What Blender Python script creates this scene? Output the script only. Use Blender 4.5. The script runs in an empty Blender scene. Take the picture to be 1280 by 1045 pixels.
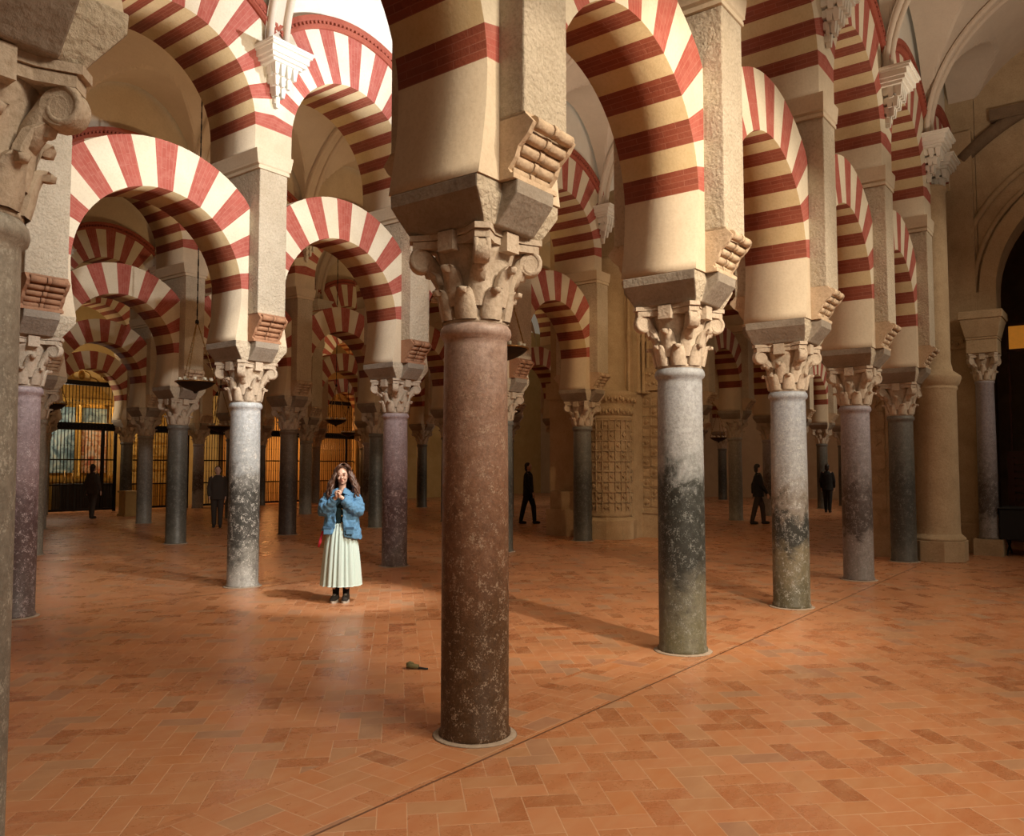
import bpy, math, random
from mathutils import Vector, Matrix, noise as mnoise
random.seed(7)
C = bpy.context.scene.collection
sin, cos, pi, R = math.sin, math.cos, math.pi, math.radians

# ------------------------------------------------------------------ grid of the hall
TH = .6492
UX, UY = sin(TH), cos(TH)
NX, NY = -UY, UX
S, D = 2.918, 6.594
OX, OY = -.23, 5.205
PHI = pi/2 - TH
def W(i, k, d=0., z=0.):
    t = k*S; e = D*i + d
    return Vector((OX + NX*e + UX*t, OY + NY*e + UY*t, z))
def WT(t, d, z=0.):
    return Vector((OX + NX*d + UX*t, OY + NY*d + UY*t, z))

# ------------------------------------------------------------------ node helpers
class NT:
    def __init__(s, name):
        s.m = bpy.data.materials.new(name); s.m.use_nodes = True
        s.t = s.m.node_tree; s.b = s.t.nodes['Principled BSDF']
        s.tc = s.t.nodes.new('ShaderNodeTexCoord')
    def n(s, typ, **kw):
        nd = s.t.nodes.new(typ)
        for k, v in kw.items():
            if k.startswith('i_'):
                key = k[2:].replace('_', ' ')
                nd.inputs[int(key) if key.isdigit() else key].default_value = v
            else: setattr(nd, k, v)
        return nd
    def l(s, a, b): s.t.links.new(a, b)
    def math(s, op, a, b=None, c=None):
        nd = s.n('ShaderNodeMath', operation=op)
        for j, v in enumerate((a, b, c)):
            if v is None: continue
            if isinstance(v, (int, float)): nd.inputs[j].default_value = v
            else: s.l(v, nd.inputs[j])
        return nd.outputs[0]
    def noise(s, scale, detail=4, rough=.6, vec=None, dist=0):
        nd = s.n('ShaderNodeTexNoise'); nd.inputs['Scale'].default_value = scale
        nd.inputs['Detail'].default_value = detail; nd.inputs['Roughness'].default_value = rough
        nd.inputs['Distortion'].default_value = dist
        s.l(vec or s.tc.outputs['Object'], nd.inputs['Vector'])
        return nd.outputs['Fac']
    def ramp(s, fac, stops, interp='LINEAR'):
        nd = s.n('ShaderNodeValToRGB'); nd.color_ramp.interpolation = interp
        e = nd.color_ramp.elements
        while len(e) < len(stops): e.new(.5)
        for el, (p, c) in zip(e, stops):
            el.position = p; el.color = (*c, 1) if len(c) == 3 else c
        s.l(fac, nd.inputs[0]); return nd.outputs[0]
    def mix(s, fac, a, b, mode='MIX'):
        nd = s.n('ShaderNodeMix', data_type='RGBA', blend_type=mode)
        for j, v in ((0, fac), (6, a), (7, b)):
            if isinstance(v, (int, float)): nd.inputs[j].default_value = v
            elif isinstance(v, (tuple, list)): nd.inputs[j].default_value = (*v, 1) if len(v) == 3 else v
            else: s.l(v, nd.inputs[j])
        return nd.outputs[2]
    def bump(s, h, strength=.3, dist=.02, prev=None):
        nd = s.n('ShaderNodeBump'); nd.inputs['Strength'].default_value = strength
        nd.inputs['Distance'].default_value = dist
        s.l(h, nd.inputs['Height'])
        if prev is not None: s.l(prev, nd.inputs['Normal'])
        s.l(nd.outputs[0], s.b.inputs['Normal']); return nd.outputs[0]
    def col(s, c):
        if isinstance(c, (tuple, list)): s.b.inputs['Base Color'].default_value = (*c, 1)
        else: s.l(c, s.b.inputs['Base Color'])
    def set(s, **kw):
        for k, v in kw.items(): s.b.inputs[k.replace('_', ' ')].default_value = v

def simple(name, c, rough=.6, metal=0, emit=None, es=0, vary=.0, scale=20):
    m = NT(name); m.set(Roughness=rough, Metallic=metal)
    f = m.noise(scale)
    k = 1 - vary
    m.col(m.mix(f, tuple(x*k for x in c), tuple(min(1, x*(1+vary)) for x in c)))
    if emit:
        m.b.inputs['Emission Color'].default_value = (*emit, 1); m.b.inputs['Emission Strength'].default_value = es
    return m.m

def plaster(name, c1, c2, bump_s, bump_scale, rough=.85, grain=.5):
    m = NT(name); m.set(Roughness=rough, Specular_IOR_Level=.2)
    a = m.noise(2.2, 5, .65); b = m.noise(38, 4, .7)
    base = m.ramp(a, [(.3, c1), (.7, c2)])
    dk = m.ramp(b, [(.3, (.72, .68, .62)), (.55, (1, 1, 1))])
    m.col(m.mix(grain, base, dk, 'MULTIPLY'))
    h = m.math('ADD', m.noise(bump_scale, 6, .7), m.math('MULTIPLY', m.noise(bump_scale*.25, 3), .8))
    m.bump(h, bump_s, .03)
    return m.m

M = {}
M['rough'] = plaster('rough_plaster', (.56, .47, .35), (.69, .60, .47), 1., 26, .9, .8)
M['smooth'] = plaster('smooth_plaster', (.62, .51, .37), (.71, .60, .45), .12, 16, .8, .35)
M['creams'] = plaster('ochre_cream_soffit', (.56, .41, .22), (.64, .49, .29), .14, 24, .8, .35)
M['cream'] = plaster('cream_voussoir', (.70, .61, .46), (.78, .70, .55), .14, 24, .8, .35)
M['vault'] = plaster('vault_plaster', (.56, .46, .37), (.62, .52, .42), .08, 6, .85, .2)
M['white'] = plaster('white_plaster', (.72, .68, .60), (.80, .76, .68), .06, 6, .8, .15)
M['stone'] = plaster('carved_stone', (.42, .31, .19), (.55, .42, .27), .35, 22, .9, .6)
M['cap'] = plaster('capital_stone', (.46, .37, .28), (.62, .52, .41), .4, 30, .85, .7)
M['impost'] = plaster('impost_stone', (.24, .20, .16), (.38, .33, .27), .35, 26, .85, .7)
M['corbel'] = plaster('corbel_terracotta', (.54, .40, .27), (.66, .51, .36), .35, 26, .85, .6)
M['corbelred'] = plaster('reddish_brick_corbel', (.34, .17, .10), (.44, .25, .15), .3, 26, .85, .6)
M['ochre'] = plaster('ochre_plaster', (.55, .38, .15), (.64, .46, .20), .1, 8, .85, .3)
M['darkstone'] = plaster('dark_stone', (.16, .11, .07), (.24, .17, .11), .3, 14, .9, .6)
M['cement'] = plaster('cement', (.36, .28, .21), (.46, .37, .29), .3, 30, .9, .6)

def brick(nm, ca, cb, cm, cw):
    m = NT(nm); m.set(Roughness=.75, Specular_IOR_Level=.25)
    uv = m.tc.outputs['UV']
    br = m.n('ShaderNodeTexBrick', offset=.5); br.inputs['Scale'].default_value = 1
    br.inputs['Brick Width'].default_value = .26; br.inputs['Row Height'].default_value = .05
    br.inputs['Mortar Size'].default_value = .003; br.inputs['Mortar Smooth'].default_value = .3
    br.inputs['Color1'].default_value = (*ca, 1); br.inputs['Color2'].default_value = (*cb, 1)
    br.inputs['Mortar'].default_value = (*cm, 1)
    m.l(uv, br.inputs['Vector'])
    f = m.noise(9, 5, .7)
    c = m.mix(m.ramp(f, [(.45, (0,0,0)), (.75, (.5,.5,.5))]), br.outputs['Color'], cw)
    m.col(c)
    m.bump(m.math('SUBTRACT', m.noise(40), m.math('MULTIPLY', br.outputs['Fac'], .8)), .25, .015)
    return m.m
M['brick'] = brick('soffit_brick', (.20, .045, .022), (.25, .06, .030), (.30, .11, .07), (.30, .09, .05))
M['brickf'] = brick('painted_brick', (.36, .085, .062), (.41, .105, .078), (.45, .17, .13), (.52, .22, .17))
M['redmould'] = plaster('red_moulding', (.30, .07, .045), (.38, .11, .07), .25, 30, .8, .5)

def floor_mat():
    m = NT('terracotta_herringbone'); m.set(Roughness=.42, Specular_IOR_Level=.35)
    sep = m.n('ShaderNodeSeparateXYZ'); m.l(m.tc.outputs['Object'], sep.inputs[0])
    x, y = sep.outputs[0], sep.outputs[1]           # x along arcades, y across, row 0 at y = 0
    yy = m.math('ADD', y, .33)
    md = m.math('SUBTRACT', yy, m.math('MULTIPLY', m.math('FLOOR', m.math('DIVIDE', yy, D)), D))
    band = m.math('LESS_THAN', md, .66)
    line = m.math('LESS_THAN', m.math('MINIMUM', md, 10), .016)
    w = .142
    r = m.math('SQRT', .5)
    ax = m.math('DIVIDE', m.math('MULTIPLY', m.math('ADD', x, y), .70711), w)
    ay = m.math('DIVIDE', m.math('MULTIPLY', m.math('SUBTRACT', y, x), .70711), w)
    bx = m.math('DIVIDE', x, w); by = m.math('DIVIDE', y, w)
    def sel(a, b): return m.math('ADD', m.math('MULTIPLY', a, m.math('SUBTRACT', 1, band)), m.math('MULTIPLY', b, band))
    px, py = sel(ax, bx), sel(ay, by)
    i, j = m.math('FLOOR', px), m.math('FLOOR', py)
    fx, fy = m.math('SUBTRACT', px, i), m.math('SUBTRACT', py, j)
    c = m.math('SUBTRACT', i, j)
    c = m.math('SUBTRACT', c, m.math('MULTIPLY', m.math('FLOOR', m.math('DIVIDE', c, 4)), 4))
    def eq(v): return m.math('COMPARE', c, v, .1)
    c1, c2 = eq(1), eq(2)
    ver = m.math('GREATER_THAN', c, 1.5); hor = m.math('SUBTRACT', 1, ver)
    idx = m.math('SUBTRACT', i, c1); idy = m.math('SUBTRACT', j, c2)
    lx = m.math('ADD', fx, c1); ly = m.math('ADD', fy, c2)
    Wd = m.math('ADD', 1, hor); Hd = m.math('ADD', 1, ver)
    dd = m.math('MINIMUM', m.math('MINIMUM', lx, m.math('SUBTRACT', Wd, lx)), m.math('MINIMUM', ly, m.math('SUBTRACT', Hd, ly)))
    comb = m.n('ShaderNodeCombineXYZ'); m.l(idx, comb.inputs[0]); m.l(idy, comb.inputs[1]); m.l(band, comb.inputs[2])
    wn = m.n('ShaderNodeTexWhiteNoise', noise_dimensions='3D'); m.l(comb.outputs[0], wn.inputs['Vector'])
    tile = m.ramp(wn.outputs['Value'], [(0, (.36, .13, .05)), (.10, (.47, .18, .075)), (.40, (.55, .23, .10)), (.62, (.58, .26, .125)), (.78, (.55, .22, .085)), (.88, (.50, .26, .13)), (.95, (.42, .25, .15)), (1, (.40, .20, .12))])
    big = m.noise(.55, 4, .6); fine = m.noise(14, 5, .7)
    mpx = m.n('ShaderNodeMapping'); mpx.inputs['Scale'].default_value = (3.5, 9, 1); m.l(m.tc.outputs['Object'], mpx.inputs[0]); strk = m.noise(1., 4, .6, vec=mpx.outputs[0])
    tile = m.mix(m.ramp(big, [(.35, (0,0,0)), (.7, (.28,.28,.28))]), tile, (.58, .30, .14))
    tile = m.mix(.22, tile, m.ramp(fine, [(.2, (.7,.7,.7)), (.7, (1,1,1))]), 'MULTIPLY')
    tile = m.mix(1., tile, (.93, .90, .90), 'MULTIPLY')
    tile = m.mix(m.ramp(strk, [(.4, (0,0,0)), (.75, (.4,.4,.4))]), tile, (.60, .36, .20))
    jn = m.ramp(m.math('ADD', dd, m.math('MULTIPLY', m.noise(6), .02)), [(.018, (1,1,1)), (.038, (0,0,0))])
    jamt = m.math('MULTIPLY', jn, m.math('ADD', .12, m.math('MULTIPLY', m.noise(1.6, 3), .95)))
    colr = m.mix(jamt, tile, (.70, .46, .29))
    colr = m.mix(line, colr, (.16, .07, .035))
    m.col(colr)
    rg = m.ramp(m.math('ADD', m.math('MULTIPLY', wn.outputs['Value'], .3), m.math('MULTIPLY', fine, .7)), [(.25, (.22,)*3), (.75, (.42,)*3)])
    m.l(rg, m.b.inputs['Roughness'])
    h = m.math('ADD', m.math('MULTIPLY', wn.outputs['Value'], .35), m.math('MULTIPLY', jn, -.6))
    m.bump(m.math('ADD', h, m.math('MULTIPLY', m.noise(5, 3), .5)), .25, .012)
    return m.m
M['floor'] = floor_mat()

def col_mat(name, stops, speck=(.8, .78, .74), amt=.5, rough=.38, wob=.22, scale=5.):
    """stops: list of (height m, colour); worn stone shaft with patina bands and pits"""
    m = NT(name); m.set(Roughness=rough, Specular_IOR_Level=.45)
    sep = m.n('ShaderNodeSeparateXYZ'); m.l(m.tc.outputs['Object'], sep.inputs[0])
    g = m.noise(scale, 6, .7, dist=.6); g2 = m.noise(2.1, 3)
    z = m.math('ADD', sep.outputs[2], m.math('MULTIPLY', m.math('SUBTRACT', g, .5), wob*5))
    z = m.math('ADD', z, m.math('MULTIPLY', m.math('SUBTRACT', g2, .5), .8))
    z = m.math('DIVIDE', z, 2.6)
    c = m.ramp(z, [(max(0, min(1, h/2.6)), cc) for h, cc in stops])
    mott = m.ramp(m.noise(30, 6, .8), [(.36, (.50,.47,.45)), (.60, (1.05,1.05,1.05))])
    c = m.mix(.7, c, mott, 'MULTIPLY')
    v = m.n('ShaderNodeTexVoronoi'); v.inputs['Scale'].default_value = 34; m.l(m.tc.outputs['Object'], v.inputs['Vector'])
    sp = m.ramp(m.math('MULTIPLY', m.noise(95, 3, .7), m.noise(16, 4, .75)), [(.285, (0,0,0)), (.345, (amt,)*3)])
    c = m.mix(sp, c, speck)
    m.col(c)
    m.bump(m.math('ADD', m.noise(45, 5, .7), m.math('MULTIPLY', g, 1.)), .3, .012)
    m.l(m.ramp(m.noise(12), [(.3, (rough-.08,)*3), (.7, (rough+.22,)*3)]), m.b.inputs['Roughness'])
    return m.m
pink, pinkd, brn = (.44, .30, .25), (.33, .19, .13), (.085, .045, .022)
blk, gry, lgry = (.030, .032, .028), (.34, .35, .36), (.46, .46, .44)
M['c_red'] = col_mat('reddish_marble', [(0, brn), (.7, (.105, .055, .028)), (1.1, (.17, .085, .048)), (1.6, (.25, .135, .085)), (2.1, (.34, .215, .16)), (2.5, (.44, .32, .27))], speck=(.50, .38, .28), amt=.55, rough=.36)
M['c_blue'] = col_mat('blue_grey_marble', [(0, (.13, .12, .07)), (.35, (.14,.13,.09)), (.65, (.07,.068,.055)), (.8, blk), (1.45, blk), (1.62, (.19,.20,.20)), (1.9, gry), (2.5, (.38, .40, .43))], speck=(.42,.44,.42), amt=.35)
M['c_blue2'] = col_mat('blue_grey_marble_b', [(0, (.10, .09, .05)), (.6, (.20,.17,.11)), (.8, blk), (1.05, blk), (1.2, (.22, .19, .16)), (1.6, gry), (2.5, (.36, .39, .44))], speck=(.6,.62,.6), amt=.55)
M['c_pale'] = col_mat('pale_grey_marble', [(0, lgry), (.35, (.25,.25,.23)), (.6, (.07,.07,.065)), (1.25, (.06,.06,.055)), (1.5, (.22,.22,.21)), (1.75, (.42,.45,.47)), (2.5, (.52, .56, .60))], speck=(.75,.74,.7), amt=.85)
M['c_purp'] = col_mat('purple_granite', [(0, (.15,.12,.11)), (.5, (.13,.085,.08)), (1.1, (.10,.06,.06)), (1.5, (.24,.165,.17)), (2.5, (.42,.34,.36))], speck=(.6,.5,.5), amt=.7)
M['c_purp2'] = col_mat('mauve_grey_granite', [(0, (.24,.215,.20)), (.6, (.24,.21,.2)), (.72, (.07,.055,.05)), (1.2, (.09,.07,.065)), (1.6, (.22,.195,.20)), (2.5, (.37,.34,.38))], speck=(.5,.46,.46), amt=.5)
M['c_dark'] = col_mat('dark_marble', [(0, (.10,.095,.08)), (.5, (.06,.058,.05)), (1.3, (.05,.05,.045)), (1.9, (.12,.12,.105)), (2.5, (.17,.165,.15))], speck=(.3,.3,.27), amt=.4)
M['c_brown'] = col_mat('dark_brown_marble', [(0, (.07,.05,.04)), (1.2, (.045,.03,.022)), (1.8, (.12,.085,.06)), (2.5, (.20,.15,.11))], speck=(.3,.25,.2), amt=.3)
M['c_grey'] = col_mat('worn_grey_marble', [(0, (.26,.25,.22)), (.7, (.16,.15,.13)), (1.6, (.22,.20,.17)), (2.5, (.34,.31,.26))], speck=(.5,.48,.42), amt=.5)
M['iron'] = simple('wrought_iron', (.018, .014, .011), .5, .6)
M['brass'] = simple('aged_brass', (.35, .22, .09), .4, .9, vary=.3)
M['lampglass'] = simple('lamp_glass_cup', (.8, .75, .6), .15)
M['wood'] = simple('dark_red_wood', (.085, .028, .016), .45, vary=.5, scale=6)
M['woodbox'] = simple('varnished_wood', (.38, .24, .08), .45, vary=.25, scale=8)
M['blackcloth'] = simple('black_cloth', (.012, .012, .013), .9)
M['gold'] = simple('gilded_carving', (.55, .33, .08), .4, .7, vary=.5, scale=14)
M['skin'] = simple('skin', (.62, .39, .29), .5, vary=.05)
M['hair'] = simple('brown_hair', (.085, .040, .024), .45, vary=.5, scale=30)
M['hairdark'] = simple('dark_hair', (.02, .014, .01), .5, vary=.3)
M['lips'] = simple('lips', (.45, .13, .11), .45)
M['eye'] = simple('eye_dark', (.02, .012, .01), .2)
M['denim'] = None
def cloth(name, c, sc=60, vary=.25, b=.2):
    m = NT(name); m.set(Roughness=.85, Specular_IOR_Level=.2)
    f = m.noise(sc, 4, .7); g = m.noise(6, 3)
    m.col(m.mix(m.math('MULTIPLY', m.math('ADD', f, g), .5), tuple(x*(1-vary) for x in c), tuple(min(1, x*(1+vary)) for x in c)))
    m.bump(m.math('ADD', f, g), b, .01); return m.m
M['denim'] = cloth('blue_denim', (.105, .235, .39), 70, .35, .5)
M['denimdk'] = cloth('denim_seam', (.05, .11, .19), 70, .3, .3)
M['skirt'] = cloth('pale_mint_cotton', (.53, .65, .61), 50, .08, .15)
M['shirt'] = cloth('dark_teal_shirt', (.015, .035, .04), 50, .2)
M['sock'] = cloth('black_sock', (.015, .013, .013), 60, .2)
M['shoe'] = cloth('dark_canvas', (.035, .03, .026), 60, .2)
M['sole'] = simple('pale_rubber', (.42, .38, .32), .6)
M['redstrap'] = cloth('red_leather', (.45, .03, .045), 30, .2)
M['grey_coat'] = cloth('brown_grey_coat', (.055, .042, .034), 40, .2)
M['lens'] = simple('glasses_metal', (.45, .40, .36), .3, .9)
M['olive'] = cloth('olive_cloth', (.13, .11, .05), 40, .3)
M['amber'] = simple('lit_amber_glass', (.7, .35, .05), .4, emit=(1, .35, .04), es=.22, vary=.3, scale=9)

def painting(name, pal, seed, sc=2.2):
    m = NT(name); m.set(Roughness=.5)
    mp = m.n('ShaderNodeMapping'); mp.inputs['Location'].default_value = (seed*3.1, seed*1.7, seed)
    m.l(m.tc.outputs['Object'], mp.inputs[0])
    f = m.noise(sc, 5, .6, vec=mp.outputs[0], dist=1.2)
    n = len(pal)
    m.col(m.ramp(f, [(.25+.5*k/(n-1), c) for k, c in enumerate(pal)])); return m.m
M['paint_blue'] = painting('old_blue_painting', [(.03,.05,.06), (.10,.17,.20), (.32,.42,.42), (.55,.50,.35)], 1)
M['paint_red'] = painting('old_red_painting', [(.06,.03,.02), (.35,.09,.05), (.55,.30,.15), (.6,.5,.4), (.10,.14,.2)], 2, 3.5)
M['paint_gold'] = painting('painted_panel', [(.10,.05,.01), (.5,.28,.06), (.7,.5,.18), (.3,.10,.05)], 3, 4)

# ------------------------------------------------------------------ mesh helpers
class MB:
    def __init__(s): s.v = []; s.f = []; s.m = []; s.uv = []; s.sm = []
    def face(s, idx, m=0, uv=None, smooth=False):
        s.f.append(tuple(idx)); s.m.append(m); s.uv.append(uv); s.sm.append(smooth)
    def add(s, pts): 
        b = len(s.v); s.v += [tuple(p) for p in pts]; return b
    def quad(s, pts, m=0, uv=None, smooth=False):
        b = s.add(pts); s.face(range(b, b+len(pts)), m, uv, smooth)
    def box(s, x0, x1, y0, y1, z0, z1, m=0, top=None):
        """top = (dx, dy): how much the upper face is wider on each side"""
        dx, dy = top or (0, 0)
        b = s.add([(x0,y0,z0),(x1,y0,z0),(x1,y1,z0),(x0,y1,z0),(x0-dx,y0-dy,z1),(x1+dx,y0-dy,z1),(x1+dx,y1+dy,z1),(x0-dx,y1+dy,z1)])
        for q in ((0,3,2,1),(4,5,6,7),(0,1,5,4),(1,2,6,5),(2,3,7,6),(3,0,4,7)):
            s.face([b+k for k in q], m, [(s.v[b+k][0]+s.v[b+k][1], s.v[b+k][2]) for k in q])
    def obox(s, c, ax, m=0):
        """box from centre and three half-axis vectors"""
        c = Vector(c); a, b_, d = [Vector(v) for v in ax]
        P = [c-a-b_-d, c+a-b_-d, c+a+b_-d, c-a+b_-d, c-a-b_+d, c+a-b_+d, c+a+b_+d, c-a+b_+d]
        b = s.add(P)
        for q in ((0,3,2,1),(4,5,6,7),(0,1,5,4),(1,2,6,5),(2,3,7,6),(3,0,4,7)): s.face([b+k for k in q], m)
    def prism(s, poly, z0, z1, m=0, scale_top=None):
        n = len(poly); b = s.add([(x, y, z0) for x, y in poly])
        if scale_top: cx, cy, k = scale_top
        t = s.add([((x if not scale_top else cx+(x-cx)*k), (y if not scale_top else cy+(y-cy)*k), z1) for x, y in poly])
        s.face(range(b+n-1, b-1, -1), m); s.face(range(t, t+n), m)
        for k in range(n): s.face([b+k, b+(k+1)%n, t+(k+1)%n, t+k], m)
    def lathe(s, prof, seg=32, m=0, cx=0, cy=0, caps=True, smooth=True, sx=1, sy=1, a0=0, a1=2*pi):
        full = abs(a1-a0-2*pi) < 1e-6
        cnt = seg if full else seg+1
        rings = []
        for r, z in prof:
            rings.append(s.add([(cx+sx*r*cos(a0+(a1-a0)*k/seg), cy+sy*r*sin(a0+(a1-a0)*k/seg), z) for k in range(cnt)]))
        for a, b in zip(rings, rings[1:]):
            for k in range(seg):
                k2 = (k+1) % cnt
                s.face([a+k, a+k2, b+k2, b+k], m, smooth=smooth)
        if caps:
            s.face([rings[0]+k for k in range(cnt-1, -1, -1)], m); s.face([rings[-1]+k for k in range(cnt)], m)
    def tube(s, pts, rads, seg=8, m=0, smooth=True, flat=1., up=None):
        pts = [Vector(p) for p in pts]
        if isinstance(rads, (int, float)): rads = [rads]*len(pts)
        rings = []; prev = None
        for k, p in enumerate(pts):
            a = pts[max(0, k-1)]; b = pts[min(len(pts)-1, k+1)]
            t = (b-a).normalized()
            if prev is None:
                ref = Vector(up) if up else (Vector((0,0,1)) if abs(t.z) < .9 else Vector((0,1,0)))
                e1 = t.cross(ref).normalized()
            else: e1 = (prev - t*prev.dot(t)).normalized()
            prev = e1; e2 = t.cross(e1)
            rings.append(s.add([p + (e1*cos(2*pi*j/seg) + e2*sin(2*pi*j/seg)*flat)*rads[k] for j in range(seg)]))
        for a, b in zip(rings, rings[1:]):
            for j in range(seg): s.face([a+j, a+(j+1)%seg, b+(j+1)%seg, b+j], m, smooth=smooth)
        s.face([rings[0]+k for k in range(seg-1, -1, -1)], m); s.face([rings[-1]+k for k in range(seg)], m)
    def cap(s, pts, rads, seg=10, m=0):
        """capsule chain with round ends"""
        pts = [Vector(p) for p in pts]
        d0 = (pts[0]-pts[1]).normalized(); d1 = (pts[-1]-pts[-2]).normalized()
        P = [pts[0]+d0*rads[0]*.95, pts[0]+d0*rads[0]*.6] + pts + [pts[-1]+d1*rads[-1]*.6, pts[-1]+d1*rads[-1]*.95]
        Rr = [rads[0]*.3, rads[0]*.8] + list(rads) + [rads[-1]*.8, rads[-1]*.3]
        s.tube(P, Rr, seg, m)
    def ell(s, c, r, m=0, seg=16, rings=10, rot=None):
        c = Vector(c); st = len(s.v)
        s.lathe([(max(.02, sin(pi*k/rings)), -cos(pi*k/rings)) for k in range(rings+1)], seg, m)
        for k in range(st, len(s.v)):
            v = Vector((s.v[k][0]*r[0], s.v[k][1]*r[1], s.v[k][2]*r[2]))
            if rot: v = rot @ v
            s.v[k] = tuple(v + c)
    def mesh(s, name, mats):
        me = bpy.data.meshes.new(name); me.from_pydata(s.v, [], s.f); 
        for mt in mats: me.materials.append(M[mt] if isinstance(mt, str) else mt)
        me.polygons.foreach_set('material_index', s.m)
        me.polygons.foreach_set('use_smooth', s.sm)
        if any(u for u in s.uv):
            uvl = me.uv_layers.new(name='UVMap')
            for p, u in zip(me.polygons, s.uv):
                if u:
                    for li, c in zip(p.loop_indices, u): uvl.data[li].uv = c
        me.validate(); me.update(); return me

def obj(name, me, mats=None, parent=None, loc=None, rz=None):
    if isinstance(me, MB): me = me.mesh(name, mats)
    o = bpy.data.objects.new(name, me); C.objects.link(o)
    if parent: o.parent = parent
    if loc is not None: o.location = loc
    if rz is not None: o.rotation_euler = (0, 0, rz)
    return o
def tag(o, label, cat, group=None, kind=None):
    o['label'] = label; o['category'] = cat
    if group: o['group'] = group
    if kind: o['kind'] = kind
    return o
def thing(name, label, cat, loc=(0,0,0), rz=0, group=None):
    o = bpy.data.objects.new(name, None); o.empty_display_size = .2; C.objects.link(o)
    o.location = loc; o.rotation_euler = (0, 0, rz)
    return tag(o, label, cat, group)
def struct(name, mb, mats, loc=None, rz=None, kind='structure'):
    o = obj(name, mb, mats, None, loc, rz); o['kind'] = kind; return o
def bevel(o, w=.01, seg=2):
    b = o.modifiers.new('bevel', 'BEVEL'); b.width = w; b.segments = seg; b.limit_method = 'ANGLE'; b.angle_limit = R(40)
    return o

# ------------------------------------------------------------------ levels
Z_SH, Z_AB, Z_CAP, Z_IMP, Z_PIL, Z_CO0, Z_CO1 = 2.53, 3.02, 3.09, 3.34, 3.71, 5.69, 5.96
PW, PD = .225, .55          # pilaster half width, half depth

# ------------------------------------------------------------------ column kit
def shaft_mesh(mat, r=.21, seg=40):
    b = MB()
    b.lathe([(r+.012, .0), (r+.012, .03), (r, .05), (r*1.0, .8), (r*.985, 1.6), (r*.95, 2.40), (r*.95, 2.44), (r*1.05, 2.455), (r*1.08, 2.48), (r*1.05, 2.51), (r*.98, Z_SH)], seg)
    return b.mesh('shaft', [mat])
def base_mesh():
    b = MB(); b.lathe([(.262, 0.001), (.25, .006), (.222, .010)], 32); return b.mesh('base_ring', ['cement'])
def leaf(b, ang, z0, h, r0, w, out, thick=.02):
    prof = [(0, 0, 1.), (.012, .3, 1.05), (.02, .6, .95), (.45*out, .85, .8), (.85*out, .97, .6), (1.0*out, .93, .42), (.95*out, .80, .25)]
    front, back = [], []
    ca, sa = cos(ang), sin(ang)
    for o_, hh, ww in prof:
        z = z0 + hh*h; rr = r0(z) + o_
        for lst, dr in ((front, thick), (back, -.01)):
            for sgn in (-1, 0, 1):
                tr = rr + dr + (.012 if sgn == 0 else -.008)
                tx = sgn*w*ww
                lst.append((ca*tr - sa*tx, sa*tr + ca*tx, z))
    f0 = b.add(front); k0 = b.add(back); n = len(prof)
    for k in range(n-1):
        for j in range(2):
            q = [k*3+j, k*3+j+1, (k+1)*3+j+1, (k+1)*3+j]
            b.face([f0+x for x in q], 0, smooth=True); b.face([k0+x for x in reversed(q)], 0, smooth=True)
        b.face([f0+k*3, f0+(k+1)*3, k0+(k+1)*3, k0+k*3]); b.face([f0+k*3+2, k0+k*3+2, k0+(k+1)*3+2, f0+(k+1)*3+2])
    e = (n-1)*3
    b.face([f0+e, f0+e+1, f0+e+2, k0+e+2, k0+e+1, k0+e])
def bell_r(z):
    t = (z-Z_SH)/(Z_AB-Z_SH); return .192 + .015*t + .075*max(0, t-.55)**1.4*2
def capital_mesh():
    b = MB()
    b.lathe([(bell_r(Z_SH)+.012, Z_SH), (bell_r(Z_SH)+.012, Z_SH+.03)] + [(bell_r(Z_SH+.03+(.46)*k/8), Z_SH+.03+.46*k/8) for k in range(9)], 32)
    for k in range(8): leaf(b, pi/4*k + pi/8, Z_SH+.02, .19, bell_r, .066, .075)
    for k in range(8): leaf(b, pi/4*k, Z_SH+.10, .25, bell_r, .070, .085)
    return b.mesh('capital', ['cap'])
def volute_mesh():
    """corner scroll, along local +x, centred at the column axis"""
    b = MB()
    # stem sweeping from the bell to the corner
    b.tube([(.20, 0, Z_SH+.24), (.25, 0, Z_SH+.33), (.30, 0, Z_SH+.41), (.34, 0, Z_SH+.455)], [.045, .05, .05, .04], 8)
    # scroll disc, axis along y
    pts = []
    for k in range(22):
        a = pi/2 - k*.42; rr = .078*(1-.036*k)
        pts.append((.345+rr*cos(a)*.9, 0, Z_SH+.405+rr*sin(a)))
    for y in (-.035, .035):
        b.tube([(p[0], y, p[2]) for p in pts], [.020*(1-.025*k) for k in range(22)], 6)
    st = len(b.v)
    b.lathe([(.070, -.045), (.078, -.03), (.078, .03), (.070, .045)], 16)
    for k in range(st, len(b.v)):
        x, y, z = b.v[k]; b.v[k] = (.345+x, z, Z_SH+.405+y)
    return b.mesh('volute', ['cap'])
def abacus_mesh():
    b = MB(); P = []
    for q in range(4):
        a = pi/4 + q*pi/2
        c = Vector((cos(a), sin(a)))*.40; t = Vector((-sin(a), cos(a)))*.045
        n = Vector((cos(a+pi/4), sin(a+pi/4)))
        P += [c-t, c+t, (n*.255 + Vector((-n.y, n.x))*-.13), n*.245, (n*.255 + Vector((-n.y, n.x))*.13)]
    P = [(p[0], p[1]) for p in P]
    b.prism(P, Z_AB-.015, Z_AB+.03); b.prism([(x*1.05, y*1.05) for x, y in P], Z_AB+.034, Z_CAP)
    for q in range(4):
        a = q*pi/2; n = Vector((cos(a), sin(a), 0)); t = Vector((-sin(a), cos(a), 0))
        b.obox(n*.262+Vector((0, 0, Z_AB+.005)), (n*.035, t*.06, Vector((0, 0, .06))))
    return b.mesh('abacus', ['cap'])
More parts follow.
